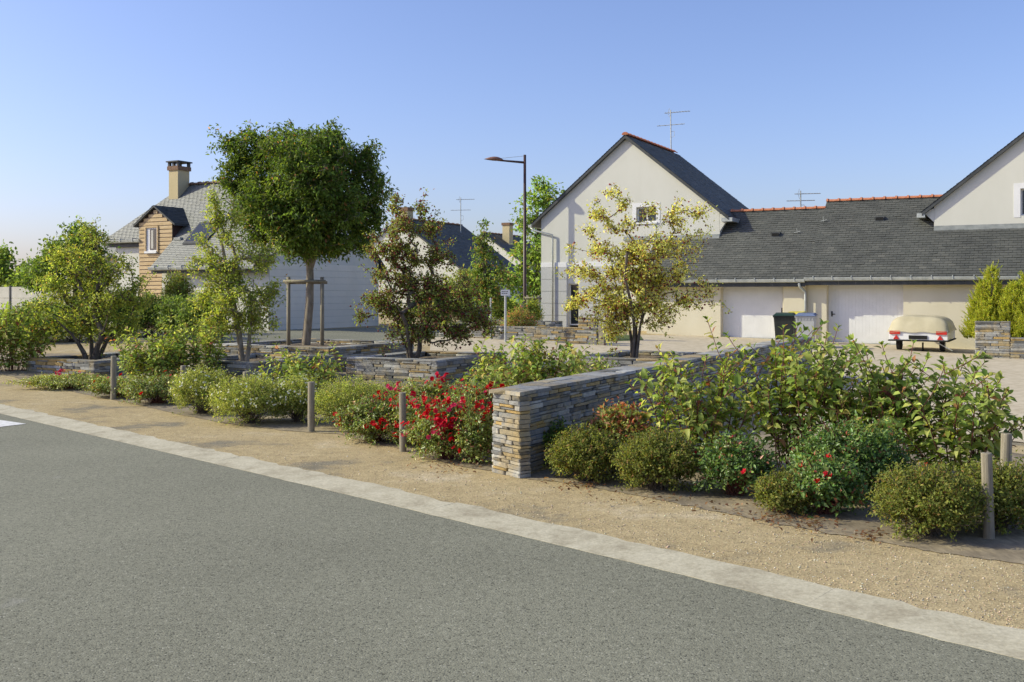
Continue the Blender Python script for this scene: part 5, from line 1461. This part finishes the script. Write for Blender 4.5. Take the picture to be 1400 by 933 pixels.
def rose(label, px, D, w_, d_, h, nf, seed, big=.4, pal=ROSE, group='red roses beside the stone wall', per=13, ns=None, flat=False):
    rg = np.random.default_rng(seed)
    t, tips, r = bush('rose_bush', label, 'rose bush', at(px, D), w_, d_, h, ns or int(900 * w_), per + 2, .032, .55, pal, seed, 'leaf_gloss', group, spread=.022, rough=.16, stem_mat='stem_red')
    sel = np.where((r > .72) & (tips[:, 2] > h * .28))[0]
    for i in rg.choice(sel, min(nf, len(sel)), replace=False):
        k = rg.choice(5, p=[.26, .2, .2, .22 - .06 * (1 - big), .12 + .06 * (1 - big)] if big < 1 else [.75, .25, 0, 0, 0])
        p = tips[i]; o_ = p - np.array([0, 0, h * .3]); o_ = o_ / (np.linalg.norm(o_) + 1e-6)
        o = link('flower_cluster' if k else 'flower', CLUST[k], t, tuple(p + o_ * .035))
        if k: tag(o, kind='stuff')
        o.rotation_euler = (rg.uniform(-.3, .3), rg.uniform(-.3, .3), rg.uniform(-.6, .6)); s_ = rg.uniform(1.05, 1.55); o.scale = (s_,) * 3
    return t
rose('red rose bush at the open end of the row, beside the bare fabric', 512, 11.15, 0.80, 0.69, 0.50, 24, 301)
rose('red rose bush with few blooms right behind the timber post', 572, 10.95, 0.86, 0.7, 0.52, 26, 302)
rose('tallest red rose bush, thick with blooms between post and stone wall', 612, 9.98, 0.80, 0.7, 0.60, 44, 303, 0)
rose('low red rose bush tucked against the end of the stone wall', 649, 9.72, 0.46, 0.5, 0.55, 26, 304, 0)
rose('red rose bush in the back row below the fruit tree planter', 590, 11.6, 1.10, 0.8, 0.66, 42, 305, 0)
rose('red rose bush in the back row touching the stone wall', 648, 10.9, 0.80, 0.75, 0.66, 34, 306, 0)
G2 = 'pale rose ground cover on the left'
rose('low rose ground cover in front of the first planter', 92, 17.2, 1.69, 1.00, 0.25, 9, 311, pal=POT, group=G2, ns=620)
rose('low rose ground cover around the leaning post', 165, 15.9, 1.19, 0.88, 0.32, 4, 312, 1, pal=ROSE, group=G2, ns=460)
rose('low rose ground cover next to the first white flowering bush', 215, 15.0, 1.19, 1.00, 0.44, 6, 313, 1, pal=ROSE, group=G2, ns=560)
G3 = 'dark roses under the dogwoods'
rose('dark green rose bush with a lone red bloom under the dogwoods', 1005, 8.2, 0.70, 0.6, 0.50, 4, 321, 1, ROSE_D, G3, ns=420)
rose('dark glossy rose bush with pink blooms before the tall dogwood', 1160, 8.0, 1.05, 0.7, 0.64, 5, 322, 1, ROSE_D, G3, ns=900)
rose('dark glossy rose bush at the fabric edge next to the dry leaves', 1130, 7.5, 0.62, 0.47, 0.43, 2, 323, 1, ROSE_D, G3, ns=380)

# dogwoods: upright stems with paired pointed leaves
LEAF_ME = []
for k in range(4):
    v_ = OVAL_V * np.array([1, .50 + .05 * k, 1]); v_[:, 2] *= (.7 + .45 * k)
    me = bpy.data.meshes.new('leaf'); me.from_pydata([tuple(p) for p in v_], [], [tuple(f) for f in OVAL_F]); me.materials.append(M['leaf_dog'])
    me.polygons.foreach_set('use_smooth', [True] * len(me.polygons)); me.update(); LEAF_ME.append(me)
DOG = [(2, DOG_STOPS[0][1]), (4, DOG_STOPS[1][1]), (4, DOG_STOPS[2][1]), (2, DOG_STOPS[3][1]), (.4, DOG_STOPS[4][1]), (.2, DOG_STOPS[5][1]), (.1, DOG_STOPS[6][1])]
def dogwood(label, base, w_, d_, h, n_st, leaf, seed, singles=0, group='dogwood shrubs', node=.075, zb=None, tops=None, pal=None, low=.10):
    rg = np.random.default_rng(seed)
    z = float(gh(*base)) if zb is None else zb
    t = thing('dogwood_shrub', label, 'shrub', (base[0], base[1], z), 0, group)
    pos, par, tips = [], [], []
    P, A, N, L_ = [], [], [], []
    def shoot(p0, dirn, ln, parent_i, lvl):
        m_ = max(3, int(ln / .12)); p = np.array(p0, float); d = np.array(dirn, float); last = parent_i
        ph = rg.uniform(0, 6.28)
        for q in range(m_):
            d = unit(d + rg.normal(0, .09, 3) + np.array([0, 0, .03]))
            p2 = p + d * ln / m_
            pos.append(p2); par.append(last); last = len(pos) - 1
            # leaves in pairs along this piece
            nn = max(1, int(round(ln / m_ / node)))
            for s_ in range(nn):
                pp = p + (p2 - p) * (s_ + .5) / nn
                if pp[2] < h * low: continue
                ph += math.pi / 2 + rg.normal(0, .2)
                e1 = unit(np.cross(d, [.31, .2, .9])); e2 = np.cross(d, e1)
                fr = (q + s_ / nn) / m_
                for sg in (0, math.pi):
                    if rg.random() < .04: continue
                    rd = e1 * math.cos(ph + sg) + e2 * math.sin(ph + sg)
                    P.append(pp + rd * .012); 
                    A.append(unit(rd * 1.0 + d * (.15 + .55 * fr) + np.array([0, 0, -.28 + .35 * fr]) + rg.normal(0, .18, 3)))
                    N.append(unit(d * .6 + np.array([-.45, -.2, .6]) - rd * .1 + rg.normal(0, .22, 3)))
                    L_.append(leaf * np.exp(rg.normal(0, .2)) * (1.0 if fr < .8 else .72))
            if lvl == 0 and q > m_ * .25 and q < m_ - 1 and rg.random() < .75:
                e = unit(rg.normal(size=3) * np.array([1, 1, .3])); shoot(p2, unit(d * .6 + e * .7 + np.array([0, 0, .15])), ln * rg.uniform(.22, .42), last, 1)
            p = p2
        # tip tuft
        for s_ in range(4):
            a = rg.uniform(0, 6.28); rd = np.array([math.cos(a), math.sin(a), 0])
            P.append(p); A.append(unit(d * .9 + rd * .7)); N.append(unit(d + rd * -.5)); L_.append(leaf * rg.uniform(.45, .75))
        tips.append(last)
    for i in range(n_st):
        a = 2 * math.pi * i / n_st + rg.uniform(-.4, .4); rr_ = math.sqrt(rg.random())
        bx, by = math.cos(a) * w_ * .16 * rr_, math.sin(a) * d_ * .16 * rr_
        pos.append(np.array([bx, by, -.02])); par.append(-1); r0 = len(pos) - 1
        lean = rr_ * .9
        hh = h * rg.uniform(.5, 1.0) * (1 - .18 * rr_)
        tx, ty = math.cos(a) * w_ * .46 * rr_, math.sin(a) * d_ * .46 * rr_
        v = np.array([tx - bx, ty - by, hh]); ln = np.linalg.norm(v)
        shoot((bx, by, -.02), unit(v), ln, r0, 0)
    pos = np.array(pos); par_ = np.array(par)
    tag(branch_mesh('stem', t, pos, par_, np.array(tips), .0035, .36, M['stem_red'], .014, 5), kind='stuff')
    P, A, N, L_ = map(np.array, (P, A, N, L_))
    if singles:
        order = np.argsort(P[:, 1] - .25 * P[:, 2])       # the ones facing the road and the light show largest
        one = order[:singles * 2:2]; rest = np.setdiff1d(np.arange(len(P)), one)
        S = unit(np.cross(N[one], A[one])); Up = np.cross(A[one], S)
        for j, i in enumerate(one):
            o = link('leaf', LEAF_ME[j % 4], t)
            l_ = L_[i]
            o.matrix_basis = Matrix(((A[i][0] * l_, S[j][0] * l_, Up[j][0] * l_, P[i][0]), (A[i][1] * l_, S[j][1] * l_, Up[j][1] * l_, P[i][1]), (A[i][2] * l_, S[j][2] * l_, Up[j][2] * l_, P[i][2]), (0, 0, 0, 1)))
    else: rest = np.arange(len(P))
    leaves('foliage', t, rg, P[rest], A[rest], N[rest], L_[rest], L_[rest] * .54, pal or DOG, M['leaf'], 'oval')
    return t
GD = 'tall dogwoods right of the stone wall'
dogwood('tall dogwood shrub closest to the stone wall, beside the reddish shrub', at(958, 9.3), 1.5, .9, 1.26, 30, .090, 401, 220, GD, .06, low=.12)
dogwood('tallest dogwood shrub, its top shoots in front of the bins and garage door', at(1095, 9.1), 1.25, .9, 1.44, 30, .092, 402, 240, GD, .06, low=.1)
dogwood('dogwood shrub in front of the trailer, behind the dark glossy rose', at(1205, 8.9), 1.15, .9, 1.30, 28, .092, 405, 240, GD, .06, low=.1)
dogwood('spreading dogwood shrub with big drooping leaves next to the shaded post', at(1308, 8.6), 1.15, .9, 1.18, 30, .098, 403, 240, GD, .06, low=.1)
GL = 'dogwoods in the left bed'
dogwood('leafy dogwood between the fruit tree planter and the stone wall', at(715, 14.3), 1.95, 1.23, 1.12, 54, 0.095, 411, 0, GL, .075, low=.1)
dogwood('dogwood at the foot of the airy yellow tree planter', at(800, 15.6), 1.2, .9, .85, 30, .09, 418, 0, GL, .075, low=.1)
dogwood('low leafy dogwood at the wall foot behind the roses', at(655, 12.8), 0.90, 0.78, 0.72, 28, 0.086, 412, 0, GL, .07, low=.1)
dogwood('low dogwood in front of the staked tree planter', at(415, 14.8), 1.34, 1.01, 0.92, 41, 0.092, 413, 0, GL, .07, low=.1)
dogwood('bright green dogwood between the first two planters', at(205, 17.3), 1.40, 1.12, 1.12, 41, 0.097, 414, 0, GL, .075, low=.1)
dogwood('bright green dogwood beside the slim yellowing tree', at(262, 17.9), 1.40, 1.12, 1.22, 41, 0.097, 415, 0, GL, .075, low=.1)
dogwood('dogwood below the panel fence at the frame edge', at(18, 20.3), 1.68, 1.23, 1.40, 41, 0.103, 416, 0, GL, .08, low=.08)
dogwood('dogwood past the frame edge below the panel fence', at(-45, 20.0), 1.68, 1.23, 1.40, 28, 0.103, 417, 0, GL, .085, low=.08)

# hedges and far shrubs
HEDGE = [(4, (.05, .075, .018)), (3, (.07, .10, .025)), (2, (.10, .13, .035))]
for (px, D, w_, d_, h, lab, pal, seed) in (
    (245, 29, 1.7, 1.4, 1.25, 'dark green hedge bush below the timber-clad dormer', HEDGE, 501),
    (205, 29.5, 1.7, 1.4, 1.3, 'dark hedge bush beside the rose-covered bed, left of the dormer', HEDGE, 502),
    (165, 29.5, 1.6, 1.4, 1.4, 'green hedge bush seen through the yellow-green tree', HEDGE, 503),
    (280, 27.5, 1.5, 1.2, 1.35, 'dark shaded hedge bush behind the slim yellowing tree', HEDGE, 504),
    (243, 31.5, 1.1, 1.0, 2.0, 'reddish brown shrub against the white house front', REDDISH, 505),
    (98, 27.5, 1.6, 1.2, 1.15, 'hedge bush behind the first planter', HEDGE, 506),
    (55, 28, 1.5, 1.2, 1.2, 'hedge bush in front of the panel fence', HEDGE, 507),
    (20, 27, 1.8, 1.3, .95, 'dark hedge bush at the frame edge below the fence', HEDGE, 508)):
    bush('hedge_bush', lab, 'bush', at(px, D), w_, d_, h, 520, 13, .075, .55, pal, seed, group='hedge bushes in front of the white house', spread=.06, shell=.35)
bush('valerian_bush', 'loose bush with pink flowers beside the lamp post', 'bush', at(711, 31.5), 1.2, .8, .95, 320, 12, .06, .35, [(4, (.12, .14, .035)), (2, (.16, .165, .05)), (1.5, (.33, .09, .08))], 511, spread=.05, zb=float(gh(*at(711, 31.5))) + .1)
bush('valerian_bush', 'small reddish bush under the street sign', 'bush', at(675, 32.0), .7, .6, .6, 200, 10, .05, .4, REDDISH, 512, spread=.04)
bush('garden_shrub', 'yellow-green shrub inside the small support frame by the house', 'bush', at(727, 37), .8, .7, 1.25, 260, 11, .075, .5, YG, 513, spread=.06)
bush('grass_tuft', 'green grass-like clump in front of the pale blue door', 'plant', at(690, 45), 1.3, 1.0, 1.0, 200, 12, .22, .12, [(3, (.12, .16, .04)), (2, (.16, .19, .06))], 514, spread=.05)
bush('garden_shrub', 'dark shrub at the foot of the far white house', 'bush', at(640, 44), 3.4, 1.6, 2.3, 500, 12, .12, .5, REDDISH, 515, spread=.1)
bush('hedge_bush', 'dark shrub behind the red-fruited tree, by the side street', 'bush', at(600, 40), 2.6, 1.6, 1.6, 420, 12, .11, .5, HEDGE, 516, spread=.09)
# low plants inside the planters and at the wall foot
bush('ground_cover', 'green ground cover inside the fifth planter corner, at the wall', 'plant', at(905, 16.2), 1.5, .8, .3, 300, 10, .04, .5, GREEN, 517, spread=.03)
bush('weed_tuft', 'small green weed at the foot of the conifer planter', 'plant', gp(1342, 491.5), .6, .16, .12, 60, 8, .05, .3, [(1, (.10, .14, .05))], 518, spread=.02)

# golden conifers
def conifer(label, px, D, r, z0, h, seed):
    rg = np.random.default_rng(seed)
    b_ = at(px, D)
    t = thing('golden_conifer', label, 'conifer', (b_[0], b_[1], z0), 0, 'golden conifers in the stepped planter')
    MB().tube([(0, 0, -.1), (0, 0, h * .5), (0, 0, h * .9)], [.05, .03, .008], 8).build('trunk', M['bark'], t)
    n = 2000
    zf = rg.random(n) ** 1.15; a = rg.uniform(0, 2 * math.pi, n)
    lob = 1 + .14 * np.sin(5 * a + 7 * zf) + .10 * np.sin(9 * a - 5 * zf)
    ns_ = 9; sa = rg.uniform(0, 6.28, ns_) + np.arange(ns_) * 2.4; sr = np.r_[0, rg.uniform(.4, .72, ns_ - 1)] * r
    sh = np.r_[1.0, rg.uniform(.5, .84, ns_ - 1)]; j = rg.integers(0, ns_, n)
    rad = r * .52 * (1 - zf) ** .62 * lob * (.55 + .45 * rg.random(n) ** .5)
    base = np.c_[np.cos(sa[j]) * sr[j] * (1 - .25 * zf) + np.cos(a) * rad, np.sin(sa[j]) * sr[j] * (1 - .25 * zf) + np.sin(a) * rad, zf * h * sh[j] * .93]
    d = unit(np.c_[np.cos(a) * .5, np.sin(a) * .5, np.full(n, .85)] + rg.normal(0, .18, (n, 3)))
    per = 26
    tt = np.tile(np.linspace(0, 1, per), n)
    B = np.repeat(base, per, 0); Dd = np.repeat(d, per, 0)
    ln = np.repeat(.22 * np.exp(rg.normal(0, .25, n)), per)
    P_ = B + Dd * (tt * ln)[:, None]
    e = unit(rg.normal(size=P_.shape))
    A_ = unit(Dd * 1.0 + e * .75)
    l_ = .075 * (1.15 - .6 * tt) * np.exp(rg.normal(0, .15, len(tt)))
    cols = pick(rg, [(4, (.20, .21, .03)), (3, (.14, .17, .026)), (2, (.26, .25, .045))], len(P_), .14)
    leaves('foliage', t, rg, P_, A_, unit(rg.normal(size=P_.shape)), l_, l_ * .3, None, M['leaf'], 'kite', cols)
    return t
cz = float(gh(*cp)) + .45
conifer('taller golden conifer rising behind the high end of the stepped planter', 1356, 29.6, .72, cz, zat(362, 29.6) - cz, 601)
conifer('broad golden conifer over the low part of the stepped planter', 1404, 28.9, .80, cz, zat(372, 28.9) - cz, 602)

# dry leaves, grit and tiny weeds on the verge
rg = np.random.default_rng(900)
def scatter_px(n, poly, rg):
    out = []
    xs_ = [p[0] for p in poly]
    while len(out) < n:
        i = rg.integers(len(poly)); c = poly[i]
        out.append(gp(c[0] + rg.normal(0, c[2]), min(930, max(440, c[1] + rg.normal(0, c[3])))))
    return np.array(out)
pts = scatter_px(420, [(1085, 718, 22, 6), (1120, 722, 18, 6), (1060, 712, 14, 5), (1190, 735, 16, 5), (790, 667, 20, 5), (1000, 700, 30, 8), (620, 640, 30, 6), (880, 685, 30, 4)], rg)
n_ = len(pts)
P = np.c_[pts, np.full(n_, .02) + rg.random(n_) * .015]
o = leaves('dry_leaves', None, rg, P, unit(np.c_[rg.normal(size=(n_, 2)), rg.normal(0, .25, n_)]), unit(np.c_[rg.normal(0, .35, (n_, 2)), np.ones(n_)]), rg.uniform(.02, .05, n_), rg.uniform(.012, .03, n_),
           [(3, (.095, .05, .026)), (2, (.06, .034, .02)), (1, (.15, .105, .06))], M['leaf'], 'oval')
tag(o, 'dry brown leaves littered along the fabric edge', 'leaf litter', kind='stuff')
# loose pebbles
n_ = 9000
px_ = rg.uniform(0, 1400, n_ * 3); py_ = 560 + (px_ / 1400) * 245 + rg.uniform(-45, 95, n_ * 3)
D_ = F * HC / (py_ - HY); X_ = (px_ - 700) / F * D_
ed = resample(kerb_out, 400)
dist = np.array([np.min((ed[:, 0] - x) ** 2 + (ed[:, 1] - y) ** 2) for x, y in zip(X_, D_)]) ** .5
side = (X_ + D_) > np.interp(X_, ed[:, 0], ed[:, 0] + ed[:, 1])
ok = np.where(side & (dist > .03) & (dist < 1.6))[0][:n_]
X_, D_ = X_[ok], D_[ok]; n_ = len(ok)
octa = np.array([(1, 0, 0), (-1, 0, 0), (0, 1, 0), (0, -1, 0), (0, 0, .6), (0, 0, -.6)])
ft = np.array([(0, 2, 4), (2, 1, 4), (1, 3, 4), (3, 0, 4), (2, 0, 5), (1, 2, 5), (3, 1, 5), (0, 3, 5)])
sz = np.exp(rg.normal(math.log(.0036), .35, n_)); ja = 1 + rg.normal(0, .22, (n_, 6, 3))
v = np.c_[X_, D_, np.full(n_, .002)][:, None] + octa[None] * ja * sz[:, None, None]
cc = np.repeat(np.c_[pick(rg, [(3, (.26, .21, .14)), (2, (.19, .155, .105)), (.5, (.32, .29, .23)), (1, (.12, .105, .08))], n_), np.ones(n_)], 6, 0)
mp, n, l, b = new_mat('pebble'); a = n.new('ShaderNodeAttribute'); a.attribute_name = 'Col'; l.new(a.outputs['Color'], b.inputs['Base Color']); b.inputs['Roughness'].default_value = .9
tag(fast_mesh('gravel_grains', v.reshape(-1, 3), (ft[None] + (np.arange(n_) * 6)[:, None, None]).reshape(-1, 3), mp, [('Col', cc, 'FLOAT_COLOR')]), 'loose tan grit lying on the gravel verge', 'gravel', kind='stuff')
